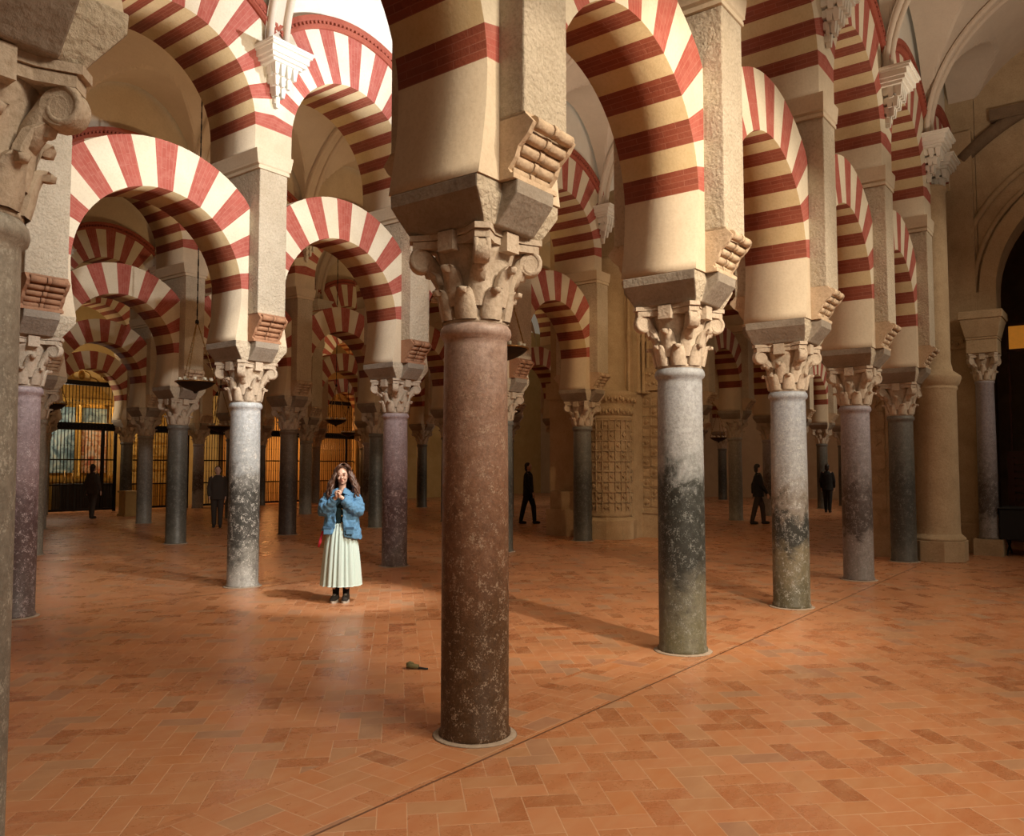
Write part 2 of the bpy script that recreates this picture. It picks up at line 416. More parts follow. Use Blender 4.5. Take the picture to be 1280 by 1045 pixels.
def impost_mesh():
    b = MB()
    def lv(hx, hy, ex, z): # cruciform outline: main hx*hy, side wings half width .19 out to ex
        w = .19
        return [(-hx,-hy),(-w,-hy),(-w,-ex),(w,-ex),(w,-hy),(hx,-hy),(hx,hy),(w,hy),(w,ex),(-w,ex),(-w,hy),(-hx,hy)], z
    rows = [lv(.29,.30,.32,Z_CAP), lv(.31,.315,.345,Z_CAP+.03), lv(.37,.338,.42,Z_CAP+.11), lv(.415,.352,.47,Z_CAP+.17), lv(.42,.352,.475,Z_IMP)]
    st = [b.add([(x, y, z) for x, y in P]) for P, z in rows]
    for a, c in zip(st, st[1:]):
        for k in range(12): b.face([a+k, a+(k+1)%12, c+(k+1)%12, c+k], 1 if k in (0, 4, 6, 10) else 0)
    b.face([st[0]+k for k in range(11, -1, -1)]); b.face([st[-1]+k for k in range(12)])
    return b.mesh('impost', ['impost', 'rough'])
ME = dict(base=base_mesh(), cap=capital_mesh(), vol=volute_mesh(), aba=abacus_mesh(), imp=impost_mesh())
SH = {}
def column(i, k, mat, label, group='columns of the arcades', loc=None):
    c = thing('column', label, 'column', loc or W(i, k), PHI, group); c['kind'] = 'thing'
    if mat not in SH: SH[mat] = shaft_mesh(mat)
    s = obj('shaft', SH[mat], None, c); 
    obj('base_ring', ME['base'], None, c)
    cp = obj('capital', ME['cap'], None, c)
    obj('abacus', ME['aba'], None, cp)
    for q in range(4):
        v = obj('volute', ME['vol'], None, cp, (0, 0, 0), pi/4 + q*pi/2)
    bevel(obj('impost', ME['imp'], None, c), .012)
    return c

# ------------------------------------------------------------------ pier kit
def pier_body():
    b = MB()
    b.box(-PW, PW, -.34, .34, Z_IMP, Z_PIL)
    b.box(-PW, PW, -PD, PD, Z_PIL, Z_CO0)
    return b.mesh('pier_body', ['rough'])
def corbel_mesh(mt='corbel'):
    """roll corbel on the -y side"""
    b = MB()
    n = 5
    for k in range(n):
        z = Z_IMP+.06 + k*.062; y = -.405 - .028*k - .0045*k*k
        for x0, x1 in ((-PW+.035, -.028), (.028, PW-.035)):
            b.tube([(x0, y, z), (x1, y, z)], .040, 10)
        b.tube([(-.022, y-.008, z), (.022, y-.008, z)], .040, 8)
    b.box(-PW, PW, -.47, -.34, Z_IMP, Z_IMP+.03)
    b.box(-PW+.03, PW-.03, -.405, -.33, Z_IMP+.03, Z_PIL-.012)
    # sloping core behind the rolls and the scalloped side cheeks
    for x0, x1 in ((-PW, -PW+.04), (PW-.04, PW)):
        P = [(-.34, Z_IMP+.03), (-.45, Z_IMP+.03)] + [(-.43-.028*k-.0045*k*k-(.018 if k % 2 else 0), Z_IMP+.06+k*.06) for k in range(n)] + [(-PD+.0, Z_PIL), (-.34, Z_PIL)]
        a = b.add([(x0, y, z) for y, z in P]); c = b.add([(x1, y, z) for y, z in P]); m_ = len(P)
        b.face([a+j for j in range(m_)]); b.face([c+j for j in range(m_-1, -1, -1)])
        for j in range(m_): b.face([a+j, c+j, c+(j+1)%m_, a+(j+1)%m_])
    P = [(-.34, Z_IMP+.03), (-.40, Z_IMP+.03), (-.53, Z_PIL), (-.34, Z_PIL)]
    a = b.add([(-PW+.01, y, z) for y, z in P]); c = b.add([(PW-.01, y, z) for y, z in P])
    for q in ((a, a+1, a+2, a+3), (c+3, c+2, c+1, c), (a, c, c+1, a+1), (a+1, c+1, c+2, a+2), (a+2, c+2, c+3, a+3), (a+3, c+3, c, a)): b.face(q)
    b.box(-PW, PW, -PD-.006, -.34, Z_PIL-.012, Z_PIL+.004)
    return b.mesh('corbel', [mt])
def cornice_mesh():
    b = MB()
    prof = [(.0, Z_CO0), (.03, Z_CO0+.004), (.03, Z_CO0+.045), (.015, Z_CO0+.055), (.05, Z_CO0+.075), (.05, Z_CO0+.10), (.055, Z_CO0+.12), (.075, Z_CO1-.03), (.075, Z_CO1)]
    rr = []
    for e, z in prof: rr.append(b.add([(-PW-e, -PD-e*.35, z), (PW+e, -PD-e*.35, z), (PW+e, PD+e*.35, z), (-PW-e, PD+e*.35, z)]))
    for a, c in zip(rr, rr[1:]):
        for k in range(4): b.face([a+k, a+(k+1)%4, c+(k+1)%4, c+k])
    b.face([rr[0]+k for k in (3,2,1,0)]); b.face([rr[-1]+k for k in range(4)])
    return b.mesh('cornice', ['smooth'])
ME['pier'] = pier_body(); ME['corbel'] = corbel_mesh(); ME['corbel1'] = corbel_mesh('corbelred'); ME['cornice'] = cornice_mesh()
def pier(i, k, label):
    p = thing('pier', label, 'pier', W(i, k), PHI, 'piers above the columns')
    bevel(obj('pier_body', ME['pier'], None, p), .012)
    cb = ME['corbel1' if i == 1 and k < 4 else 'corbel']
    obj('corbel', cb, None, p); obj('corbel', cb, None, p, (0,0,0), pi)
    obj('cornice', ME['cornice'], None, p)
    return p

# ------------------------------------------------------------------ arches
def arch_mesh(name, T, cz, r, re, z0, lim, period, nred, str_off, mats, flat_top=None):
    """local x along the arcade (centre 0), y depth. Radial voussoirs, red ones at 0, +-period ...
    str_off: half opening where the straight lower part begins."""
    b = MB()
    half = period/2
    # angles from the vertical
    a_end = pi/2
    cuts = [(-nred*period - half/2, None)]
    segs = []
    K = (nred-1)//2
    edges = []
    for q in range(-K, K+1):
        edges.append((q*period-half/2, q*period+half/2, 1))
        if q < K: edges.append((q*period+half/2, (q+1)*period-half/2, 0))
    last = edges[-1][1]
    edges.append((last, a_end, 2)); edges.insert(0, (-a_end, -last, 2))
    def outer(a):
        ro = re
        s_ = abs(sin(a))
        if s_ > 1e-6: ro = min(ro, lim/s_)
        return ro
    for a0, a1, mt in edges:
        n = max(2, int(abs(a1-a0)/R(3.5)))
        for k in range(n):
            p, q = a0+(a1-a0)*k/n, a0+(a1-a0)*(k+1)/n
            ip, iq = (r*sin(p), cz+r*cos(p)), (r*sin(q), cz+r*cos(q))
            op_, oq = outer(p), outer(q)
            ep, eq_ = (op_*sin(p), cz+op_*cos(p)), (oq*sin(q), cz+oq*cos(q))
            m = mt if mt != 2 else 2
            for y, fl in ((-T, 0), (T, 1)):
                pts = [(ip[0], y, ip[1]), (iq[0], y, iq[1]), (eq_[0], y, eq_[1]), (ep[0], y, ep[1])]
                uv = [(0, p*1.45), (0, q*1.45), (re-r, q*1.45), (re-r, p*1.45)]
                if not fl: pts.reverse(); uv.reverse()
                b.quad(pts, m, uv)
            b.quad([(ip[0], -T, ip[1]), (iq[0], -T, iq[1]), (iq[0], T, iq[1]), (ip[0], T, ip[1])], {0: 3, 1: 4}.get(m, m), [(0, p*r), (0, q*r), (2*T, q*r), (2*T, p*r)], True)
            b.quad([(ep[0], T, ep[1]), (eq_[0], T, eq_[1]), (eq_[0], -T, eq_[1]), (ep[0], -T, ep[1])], m, [(0, p*re), (0, q*re), (2*T, q*re), (2*T, p*re)])
    # lower part easing to a nearly upright springing
    for sg in (-1, 1):
        nl = 8; zs_ = []
        for j in range(nl+1):
            f_ = j/nl; z = cz - (cz-z0)*f_
            zs_.append((str_off + (r-str_off)*cos(pi/2*f_), z))
        for (xa, za), (xb, zb) in zip(zs_, zs_[1:]):
            P = [(sg*xa, za), (sg*xb, zb), (sg*lim, zb), (sg*lim, za)]
            b.quad([(x, -T, z) for x, z in P], 2); b.quad([(x, T, z) for x, z in reversed(P)], 2)
            b.quad([(sg*xa, -T, za), (sg*xa, T, za), (sg*xb, T, zb), (sg*xb, -T, zb)], 2, None, True)
        b.quad([(sg*lim, -T, z0), (sg*lim, T, z0), (sg*lim, T, cz), (sg*lim, -T, cz)], 2)
        b.quad([(sg*str_off, -T, z0), (sg*lim, -T, z0), (sg*lim, T, z0), (sg*str_off, T, z0)], 2)
    me = b.mesh(name, mats)
    bm_merge(me)
    return me
import bmesh
def bm_merge(me, d=1e-4):
    bm = bmesh.new(); bm.from_mesh(me); bmesh.ops.remove_doubles(bm, verts=bm.verts, dist=d)
    bmesh.ops.recalc_face_normals(bm, faces=bm.faces); bm.to_mesh(me); bm.free()
HS = S/2
LOW = dict(cz=3.99, r=1.12, re=1.735)
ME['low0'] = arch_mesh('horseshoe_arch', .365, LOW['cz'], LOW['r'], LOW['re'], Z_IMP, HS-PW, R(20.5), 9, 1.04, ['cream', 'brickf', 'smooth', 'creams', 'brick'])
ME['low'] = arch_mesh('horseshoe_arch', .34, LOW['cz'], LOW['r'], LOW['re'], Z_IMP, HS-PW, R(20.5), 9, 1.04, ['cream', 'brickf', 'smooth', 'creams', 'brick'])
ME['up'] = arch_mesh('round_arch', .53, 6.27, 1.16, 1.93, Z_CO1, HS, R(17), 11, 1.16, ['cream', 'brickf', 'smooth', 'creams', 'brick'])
def moulding_mesh():
    b = MB(); amax = math.asin(HS/2.03); cz = 6.27
    n = 28
    prof = [(1.93, .50), (1.93, .565), (1.955, .60), (1.985, .60), (2.0, .565), (2.02, .575), (2.05, .60), (2.11, .60), (2.11, .50)]
    for sg in (-1, 1):
        rr = []
        for k in range(n+1):
            a = -amax + 2*amax*k/n
            rr.append(b.add([(max(-HS, min(HS, r*sin(a))), sg*y, cz+r*cos(a)) for r, y in prof]))
        for a, c in zip(rr, rr[1:]):
            for j in range(len(prof)-1): b.face([a+j, a+j+1, c+j+1, c+j][::sg])
        # dentils
        nd = 40
        for k in range(nd):
            a = -amax*.97 + 2*amax*.97*k/(nd-1)
            e = Vector((sin(a), 0, cos(a))); t = Vector((cos(a), 0, -sin(a)))
            b.obox(Vector((0, sg*.588, cz)) + e*2.003, (t*.019, Vector((0, .022, 0)), e*.018))
    me = b.mesh('dentil_moulding', ['redmould']); bm = bmesh.new(); bm.from_mesh(me); bmesh.ops.recalc_face_normals(bm, faces=bm.faces); bm.to_mesh(me); bm.free()
    return me
ME['mould'] = moulding_mesh()
def low_arch(i, k, label):
    return tag(obj('horseshoe_arch', ME['low0' if i == 0 else 'low'], None, None, W(i, k+.5), PHI), label, 'arch', 'lower horseshoe arches')
def up_arch(i, k, label):
    a = tag(obj('round_arch', ME['up'], None, None, W(i, k+.5), PHI), label, 'arch', 'upper round arches')
    obj('dentil_moulding', ME['mould'], None, a)
    return a
def bracket_mesh():
    """muqarnas-like bracket on the -y side of the wall face y=-.53"""
    b = MB(); y0 = -.53
    tiers = [(7.30, 7.22, .31, .36), (7.22, 7.17, .28, .33), (7.17, 7.13, .24, .29)]
    for zt, zb, hw, dp in tiers: b.box(-hw, hw, y0-dp, y0, zb, zt)
    levels = [(7.13, 7.0, .20, .25, 4), (7.0, 6.88, .15, .19, 3), (6.88, 6.76, .10, .13, 2), (6.76, 6.62, .05, .08, 1)]
    for zt, zb, hw, dp, n in levels:
        b.box(-hw*.8, hw*.8, y0-dp*.78, y0, zb+.03, zt)
        for q in range(n):
            x = (-hw + 2*hw*(q+.5)/n) if n > 1 else 0
            for yy in ((y0-dp+.03, y0-dp*.45) if n > 1 else (y0-dp+.04,)):
                w = hw/n*.80 if n > 1 else .035
                b.box(x-w*.55, x+w*.55, yy-.028, yy+.028, zb-.025, zt, top=(w*.45, .016))
    return b.mesh('bracket_body', ['white'])
def bracket_slab():
    b = MB(); y0 = -.53
    b.box(-.33, .33, y0-.40, y0, 7.30, 7.335); b.box(-.35, .35, y0-.42, y0, 7.335, 7.37)
    return b.mesh('bracket_slab', ['white'])
ME['brk'] = bracket_mesh(); ME['slab'] = bracket_slab()
def bracket(i, k, side, label):
    t = thing('wall_bracket', label, 'bracket', W(i, k), PHI + (0 if side < 0 else pi), 'carved white brackets under the vault ribs')
    obj('bracket_body', ME['brk'], None, t); obj('bracket_slab', ME['slab'], None, t)
    return t

# walls above the upper arches (one per arcade), following the arch backs
def clerestory(i, k0, k1, mat='white'):
    b = MB(); cz, re = 6.27, 1.92; am = math.asin(HS/re)
    for k in range(k0, k1):
        xc = (k+.5)*S; n = 14
        top = 10.6
        for sg in (-1, 1):
            y = sg*.46
            for j in range(n):
                a, c = -am+2*am*j/n, -am+2*am*(j+1)/n
                P = [(xc+re*sin(a), y, cz+re*cos(a)), (xc+re*sin(c), y, cz+re*cos(c)), (xc+re*sin(c), y, top), (xc+re*sin(a), y, top)]
                b.quad(P if sg < 0 else P[::-1], 0)
    me = b.mesh('wall', [mat])
    return struct('wall_arcade', me, None, W(i, 0), PHI)

# vaults
def vault(d0, d1, t0, t1, nb, lun=2.0):
    """nave vault between d0 and d1 (clear faces), bays of length S starting at t0"""
    b = MB(); dc = (d0+d1)/2; Rv = abs(d1-d0)/2; zs = 7.37
    nx, ny = nb*32, 72
    def z(t, d):
        u = ((t/S) % 1.0)*2 - 1.0
        main = Rv*math.sqrt(max(0, 1-((d-dc)/Rv)**2))*.95
        cr = lun*math.sqrt(max(0, 1-u*u)) 
        return zs + max(main, cr)
    g = []
    for a in range(nx+1):
        t = t0+(t1-t0)*a/nx
        g.append(b.add([(t, dc-Rv*cos(pi*q/ny), z(t, dc-Rv*cos(pi*q/ny))) for q in range(ny+1)]))
    for a, c in zip(g, g[1:]):
        for q in range(ny): b.face([a+q, a+q+1, c+q+1, c+q], 0, smooth=False)
    return b
def rib_mesh(Rv):
    b = MB(); zs = 7.37; n = 30
    def arc(x, dr, w, m=0):
        b.tube([(x, -(Rv-dr)*cos(pi*k/n), zs+(Rv*.95-dr)*sin(pi*k/n)) for k in range(n+1)], w, 8)
    arc(-.13, .04, .055); arc(.13, .04, .055)
    # flat band
    for k in range(n):
        a, c = pi*k/n, pi*(k+1)/n
        for (xa, xb, dr) in ((-.2, .2, .03),):
            P = [(xa, -(Rv-dr)*cos(a), zs+(Rv*.95-dr)*sin(a)), (xb, -(Rv-dr)*cos(a), zs+(Rv*.95-dr)*sin(a)), (xb, -(Rv-dr)*cos(c), zs+(Rv*.95-dr)*sin(c)), (xa, -(Rv-dr)*cos(c), zs+(Rv*.95-dr)*sin(c))]
            b.quad(P, 0)
    return b.mesh('vault_rib', ['vault'])

# ------------------------------------------------------------------ floor
fb = MB(); fb.box(-26, 62, -13, 46, -.12, 0)
struct('floor', fb, ['floor'], W(0, 0), PHI)

# ------------------------------------------------------------------ labels
ARC = {0: 'nearest arcade', 1: 'second arcade', 2: 'third arcade', 3: 'fourth arcade', 4: 'gated chapel arcade'}
ORD = ['first', 'second', 'third', 'fourth', 'fifth', 'sixth', 'seventh', 'eighth', 'ninth', 'tenth', 'eleventh', 'twelfth', 'thirteenth']
LOOK = {
 (0,-1): ('c_grey', 'grey green column cut off by the left photo edge'),
 (0,0): ('c_red', 'big reddish marble column nearest the camera, dark brown at its foot'),
 (0,1): ('c_blue', 'blue-grey column with a black middle, first one right of the big reddish column'),
 (0,2): ('c_blue2', 'blue-grey scratched column, second one right of the big reddish column'),
 (0,3): ('c_purp2', 'mauve-grey column with pale foot, third one right of the big reddish column'),
 (0,4): ('c_dark', 'dark veined column standing against the round stone pillar on the right'),
 (1,0): ('c_purp', 'speckled dark purple column at the left edge beyond the cut-off column'),
 (1,1): ('c_pale', 'pale grey column with speckled black middle, left of the woman'),
 (1,2): ('c_purp', 'purple granite column just right of the woman'),
 (1,3): ('c_dark', 'black column mostly hidden behind the big reddish column'),
 (1,4): ('c_dark', 'dark grey column touching the carved round stone pier'),
 (2,1): ('c_grey', 'grey column half hidden behind the speckled purple column at the left edge'),
 (2,2): ('c_dark', 'dark grey column under the largest hanging lamp'),
 (2,3): ('c_brown', 'dark brown column between the pale grey column and the woman'),
 (2,4): ('c_dark', 'dark column in the shade directly left of the purple granite column'),
 (3,3): ('c_grey', 'worn light grey column in front of the tall chapel gate'),
 (3,5): ('c_grey', 'small grey column before the orange-lit gate, left of the woman'),
}
TREAD = {0: (-1, 4), 1: (0, 4), 2: (1, 9), 3: (2, 8)}
SKIP = set(globals().get('SKIP_COLS', []))
def nth(i, k):
    k0 = {0: -1, 1: 0, 2: 1, 3: 2, 4: 3}[i]
    return ORD[k-k0] if 0 <= k-k0 < len(ORD) else 'far'
cols = [(0, k) for k in range(-1, 5)] + [(1, k) for k in range(0, 5)] + [(1, k) for k in range(6, 12)] + \
       [(2, k) for k in range(1, 13)] + [(3, k) for k in range(2, 9)] + [(4, k) for k in range(3, 9)]
for i, k in cols:
    if (i, k) in LOOK: mt, lb = LOOK[(i, k)]
    else:
        mt = random.choice(['c_dark', 'c_grey', 'c_brown', 'c_purp2'])
        lb = 'shaded %s column, %s in the %s counted from the left' % ({'c_dark': 'dark', 'c_grey': 'grey', 'c_brown': 'brown', 'c_purp2': 'mauve-grey'}[mt], nth(i, k), ARC[i])
    if (i, k) == (0, -1): column(i, k, mt, lb, loc=W(0, -1) + Vector((.03, 0, 0)))
    else: column(i, k, mt, lb)
    pier(i, k, 'rough plaster pier with roll corbels, %s in the %s counted from the left' % (nth(i, k), ARC[i]))
bays = {0: list(range(-1, 5)), 1: [-1, 0, 1, 2, 3] + list(range(6, 12)), 2: list(range(0, 12)), 3: list(range(1, 8)), 4: list(range(2, 8))}
for i, ks in bays.items():
    for k in ks:
        n = ORD[ks.index(k)]
        low_arch(i, k, 'lower red and cream horseshoe arch, %s bay of the %s from the left' % (n, ARC[i]))
        up_arch(i, k, 'upper red and cream round arch, %s bay of the %s from the left' % (n, ARC[i]))
for i, ks in {0: range(-1, 5), 1: list(range(0, 5)) + list(range(7, 12)), 2: range(1, 9), 3: range(2, 7)}.items():
    for k in ks:
        bracket(i, k, -1, 'white stepped bracket on the near side above the %s pier of the %s' % (nth(i, k), ARC[i]))
for i, k0, k1 in ((0, -2, 5), (1, -1, 13), (2, 0, 13), (3, 1, 9), (4, 2, 9)): clerestory(i, k0, k1, 'white' if i < 2 else 'smooth')
hv = D/2-.53
for n_, (i, k0, k1) in enumerate(((0, -2, 6), (1, -2, 13), (2, -1, 13), (3, 0, 10), (4, 1, 10))):
    struct('ceiling', vault(-(D-.53), -.53, k0*S, k1*S, k1-k0), ['vault'], W(i, 0), PHI)
ME['rib'] = rib_mesh(hv)
q = 0
for i, k0, k1 in ((0, 1, 5), (1, 0, 6), (2, 1, 9), (3, 2, 9)):
    for k in range(k0, k1):
        q += 1; struct('trim_%d' % q, ME['rib'], None, W(i, k, -D/2), PHI)

# ------------------------------------------------------------------ cathedral piers set into the arcades
ORG = W(0, 0)
def carved_panels(b, org, ex, ey, ez, w, rows, cols_, h, m=0):
    """raised frames and rosettes on a flat face; ex across, ez up, ey outward"""
    org, ex, ey, ez = Vector(org), Vector(ex), Vector(ey), Vector(ez)
    cw = w/cols_
    for r_ in range(rows):
        for c_ in range(cols_):
            cx = org + ex*(cw*(c_+.5)) + ez*(h*(r_+.5))
            for s1 in (-1, 1):
                b.obox(cx + ex*(s1*cw*.43), (ex*cw*.035, ey*.018, ez*h*.45), m)
                b.obox(cx + ez*(s1*h*.43), (ex*cw*.45, ey*.018, ez*h*.035), m)
            if (r_+c_) % 2 == 0:
                e1 = (ex+ez).normalized(); e2 = (ex-ez).normalized()
                rr = min(cw, h)*.2
                b.obox(cx, (e1*rr, ey*.03, e2*rr), m); b.obox(cx, (ex*rr*.5, ey*.045, ez*rr*.5), m)
def frieze(b, x0, x1, y, z0, z1, out, axis='x', m=0, step=.085):
    """little scroll bumps along a band on face y (outward = out)"""
    n = max(2, int(abs(x1-x0)/step))
    for k in range(n):
        c = x0+(x1-x0)*(k+.5)/n; zc = (z0+z1)/2 + (.02 if k % 2 else -.02)
        p = (c, y+out*.01, zc) if axis == 'x' else (y+out*.01, c, zc)
        b.ell(p, (.032, .032, .042), m, 8, 5)

t1 = thing('stone_pier', 'big round stone pillar with moulded foot beside the dark veined column on the right', 'pillar', ORG, PHI)
b = MB(); b.box(12.35, 14.6, -.32, .80, 0, 8.3); b.box(12.2, 12.4, .30, .82, 0, .42); b.box(12.24, 12.4, .34, .76, .42, 3.1)
b.box(12.18, 12.4, .28, .82, 3.1, 3.32); obj('pier_core', b, ['stone'], t1)
b = MB(); carved_panels(b, (12.24, .72, .5), (0,-1,0), (-1,0,0), (0,0,1), .34, 7, 1, .36); obj('carved_strip', b, ['stone'], t1)
b = MB(); frieze(b, .32, .80, 12.18, 3.12, 3.3, -1, 'y'); obj('scroll_frieze', b, ['stone'], t1)
b = MB()
cx, cy = 12.27, -.42
b.prism([(cx+.50*cos(pi/8+k*pi/4), cy+.50*sin(pi/8+k*pi/4)) for k in range(8)], 0, .36)
b.lathe([(.46,.36),(.46,.40),(.43,.43),(.385,.47),(.375,.55),(.375,2.98),(.40,3.02),(.39,3.06),(.43,3.10),(.46,3.2),(.46,3.24),(.33,3.34),(.30,3.5),(.30,6.55),(.34,6.6),(.30,6.66)], 32, cx=cx, cy=cy)
bevel(obj('round_shaft', b, ['stone'], t1), .01)
b = MB(); b.box(13.9, 14.55, -1.02, -.45, 0, .50); b.box(13.88, 14.6, -1.06, -.44, .50, .56); b.box(13.95, 14.5, -.97, -.45, .56, 3.92); b.box(13.9, 14.55, -1.02, -.45, 3.92, 4.16)
frieze(b, -1.0, -.45, 13.9, 3.94, 4.14, -1, 'y'); b.box(13.97, 14.5, -.92, -.45, 4.16, 8.2)
obj('pilaster', b, ['stone'], t1)
tc_ = thing("column", "slim grey pink column under the dim stone arch at the right edge", "column", WT(13.78, -1.04), PHI, "columns of the arcades"); tc_["kind"] = "thing"
b = MB(); b.box(-.24, .24, -.24, .24, 0, .3); obj('plinth', b, ['stone'], tc_)
b = MB(); b.lathe([(.19,.3),(.19,.34),(.17,.37),(.165,1.5),(.155,3.2),(.17,3.22),(.165,3.25)], 28); obj('shaft', b, ['c_purp2'], tc_)
cp = obj('capital', ME['cap'], None, tc_, (0,0,3.25-Z_SH*.92)); cp.scale = (.8,.8,.92)
obj('abacus', ME['aba'], None, cp)
for q_ in range(4): obj('volute', ME['vol'], None, cp, (0,0,0), pi/4+q_*pi/2)
b = MB(); b.box(-.26,.26,-.26,.26,3.765,4.02); b.box(-.27,.27,-.27,.27,4.02,4.06); b.box(-.27,.27,-.27,.27,4.06,4.40, top=(.10,.08)); b.box(-.39,.39,-.37,.37,4.40,4.55)
bevel(obj('impost', b, ['stone'], tc_), .015)
# dim stone arch wall crossing the near nave
b = MB(); cxd, cz_ = -3.3, 5.0; r_in = 2.05; ta, tb = 14.0, 14.7; n = 30
for k in range(n):
    a, c_ = -pi/2+pi*k/n, -pi/2+pi*(k+1)/n
    def q4(r, aa): return (cxd+r*sin(aa), cz_+r*cos(aa))
    top = 10.4
    pa, pc = q4(r_in, a), q4(r_in, c_)
    pa2, pc2 = q4(r_in+.28, a), q4(r_in+.28, c_)
    b.quad([(ta, pa[0], pa[1]), (tb, pa[0], pa[1]), (tb, pc[0], pc[1]), (ta, pc[0], pc[1])])
    b.quad([(ta, pa2[0], pa2[1]), (ta, pa[0], pa[1]), (ta, pc[0], pc[1]), (ta, pc2[0], pc2[1])])
    b.quad([(ta+.1, pa2[0], pa2[1]), (ta, pa2[0], pa2[1]), (ta, pc2[0], pc2[1]), (ta+.1, pc2[0], pc2[1])])
    o1 = (max(-5.7, min(-.45, pa2[0])), pa2[1]); o2 = (max(-5.7, min(-.45, pc2[0])), pc2[1])
    b.quad([(ta+.1, o1[0], top), (ta+.1, o1[0], o1[1]), (ta+.1, o2[0], o2[1]), (ta+.1, o2[0], top)])
for (y0, y1) in ((-.96, -.45), (-6.1, -5.64)):
    b.box(ta+.1, tb, y0, y1, 4.5, 10.4)
b.box(ta, tb, -1.25, -.45, 4.5, cz_); b.box(ta, tb, -6.1, -5.35, 0, cz_)
struct('wall_right', b, ['stone'], ORG, PHI)
for nn, (r0, w, m_) in enumerate(((3.7, .13, 'darkstone'), (2.75, .06, 'stone'), (2.42, .05, 'stone'))):
    b = MB(); b.tube([(ta+.06, cxd+r0*sin(a), cz_+r0*cos(a)) for a in ([R(-44+2*k) for k in range(45)] if r0 > 3 else [R(-90+4.5*k) for k in range(41)])], w, 8); struct('trim_%d' % (40+nn), b, [m_], ORG, PHI)
b = MB(); b.box(ta-.08, ta+.14, -3.6, -1.25, 8.28, 8.5); struct('trim_44', b, ['darkstone'], ORG, PHI)
# space behind the arch
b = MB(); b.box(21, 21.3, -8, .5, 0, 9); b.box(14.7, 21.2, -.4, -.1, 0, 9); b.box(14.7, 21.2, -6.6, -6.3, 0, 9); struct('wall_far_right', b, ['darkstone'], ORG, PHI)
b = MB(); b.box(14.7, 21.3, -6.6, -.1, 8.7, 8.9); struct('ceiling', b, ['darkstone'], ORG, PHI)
sr = thing('wooden_screen', 'dark slatted wooden screen beyond the dim stone arch at the right edge', 'screen', WT(17.2, -2.6), PHI)
b = MB(); b.box(-.06,.06,-2.0,1.6,0,.12); b.box(-.06,.06,-2.0,1.6,1.85,1.97); b.box(-.06,.06,-2.0,-1.88,.12,1.85); b.box(-.06,.06,1.48,1.6,.12,1.85); obj('screen_frame', b, ['wood'], sr)
b = MB()
for k in range(11): b.box(-.03,.03,-1.88,1.48,.16+.155*k,.27+.155*k)
obj('slats', b, ['wood'], sr)
tb_ = thing('covered_table', 'dark cloth covered table on crossed legs at the right edge', 'table', WT(14.1, -1.72), PHI)
b = MB(); b.box(-.45,.45,-.5,.5,.30,.86); b.box(-.47,.47,-.52,.52,.86,.89); bevel(obj('table_cloth_cover', b, ['blackcloth'], tb_), .02)
for sy in (-.4, .4):
    for sg in (-1, 1):
        b = MB(); b.tube([(-.32*sg, sy, .31), (.32*sg, sy, .012)], .017, 8); obj('leg', b, ['iron'], tb_)
am = thing('amber_lantern_panel', 'orange glowing glass panel high beyond the dim arch at the right edge', 'lantern', WT(17.2, -1.9, 4.25), PHI)
b = MB(); b.box(-.03,.03,-.8,.8,0,.5); obj('glass_panel', b, ['amber'], am)
b = MB()
for y in (-.83, -.27, .27, .83): b.box(-.05,.05,y-.03,y+.03,-.04,.54)
b.box(-.05,.05,-.83,.83,-.07,-.01); b.box(-.05,.05,-.83,.83,.5,.56); b.box(-.02,.02,-.83,-.79,-4.25+2.0,-.04); b.box(-.02,.02,.79,.83,-4.25+2.0,-.04)
obj('panel_frame', b, ['wood'], am)

O1 = W(1, 0)
t2 = thing('carved_pier', 'round stone pier carved all over with square panels, between two arcades', 'pillar', O1, PHI)
b = MB(); b.box(12.9, 15.4, -.62, 1.2, 0, 9.0); obj('pier_core', b, ['stone'], t2)
b = MB(); cx, cy = 12.72, 0
b.lathe([(.70,0),(.70,.42),(.66,.45),(.60,.50)], 12, cx=cx, cy=cy, smooth=False)
b.lathe([(.60,.50),(.585,.56),(.585,2.72),(.61,2.75),(.61,2.80)], 40, cx=cx, cy=cy)
b.lathe([(.61,2.80),(.63,3.0),(.60,3.04),(.66,3.10),(.72,3.26),(.72,3.34),(.5,3.40),(.44,3.5),(.44,6.3),(.50,6.4),(.40,6.5)], 40, cx=cx, cy=cy)
obj('round_shaft', b, ['stone'], t2)
b = MB()
nr, nc = 9, 16
for r_ in range(nr):
    z0 = .62 + r_*.233
    for c_ in range(nc):
        a = pi*.5 + pi*1.25*(c_+.5)/nc
        er = Vector((cos(a), sin(a), 0)); et = Vector((-sin(a), cos(a), 0)); p = Vector((cx, cy, z0+.116)) + er*.588
        b.obox(p + Vector((0,0,.104)), (et*.07, er*.028, Vector((0,0,.011)))); b.obox(p + et*.066, (et*.009, er*.028, Vector((0,0,.10))))
        if (r_+c_) % 2 == 0:
            u1 = (et+Vector((0,0,1))).normalized(); u2 = (et-Vector((0,0,1))).normalized()
            b.obox(p, (u1*.038, er*.034, u2*.038)); b.obox(p, (et*.016, er*.048, Vector((0,0,.016))))
obj('carved_squares', b, ['stone'], t2)
for zc, rr, n_ in ((2.9, .63, 40), (3.18, .70, 44)):
    b = MB()
    for k in range(n_):
        a = pi*.4 + pi*1.4*k/n_; b.ell((cx+rr*cos(a), cy+rr*sin(a), zc+(.02 if k % 2 else -.02)), (.035,.035,.05), 0, 8, 5)
    obj('scroll_frieze', b, ['stone'], t2)
for k in range(6):
    b = MB(); x = 12.92+.12*k*.9; y = -.50-.055*k*1.2
    b.lathe([(.075,3.36),(.05,3.42),(.048,4.55),(.07,4.62),(.048,4.70),(.07,4.78),(.048,4.86),(.048,6.3),(.065,6.4)], 12, cx=x, cy=y); obj('colonnette', b, ['stone'], t2)
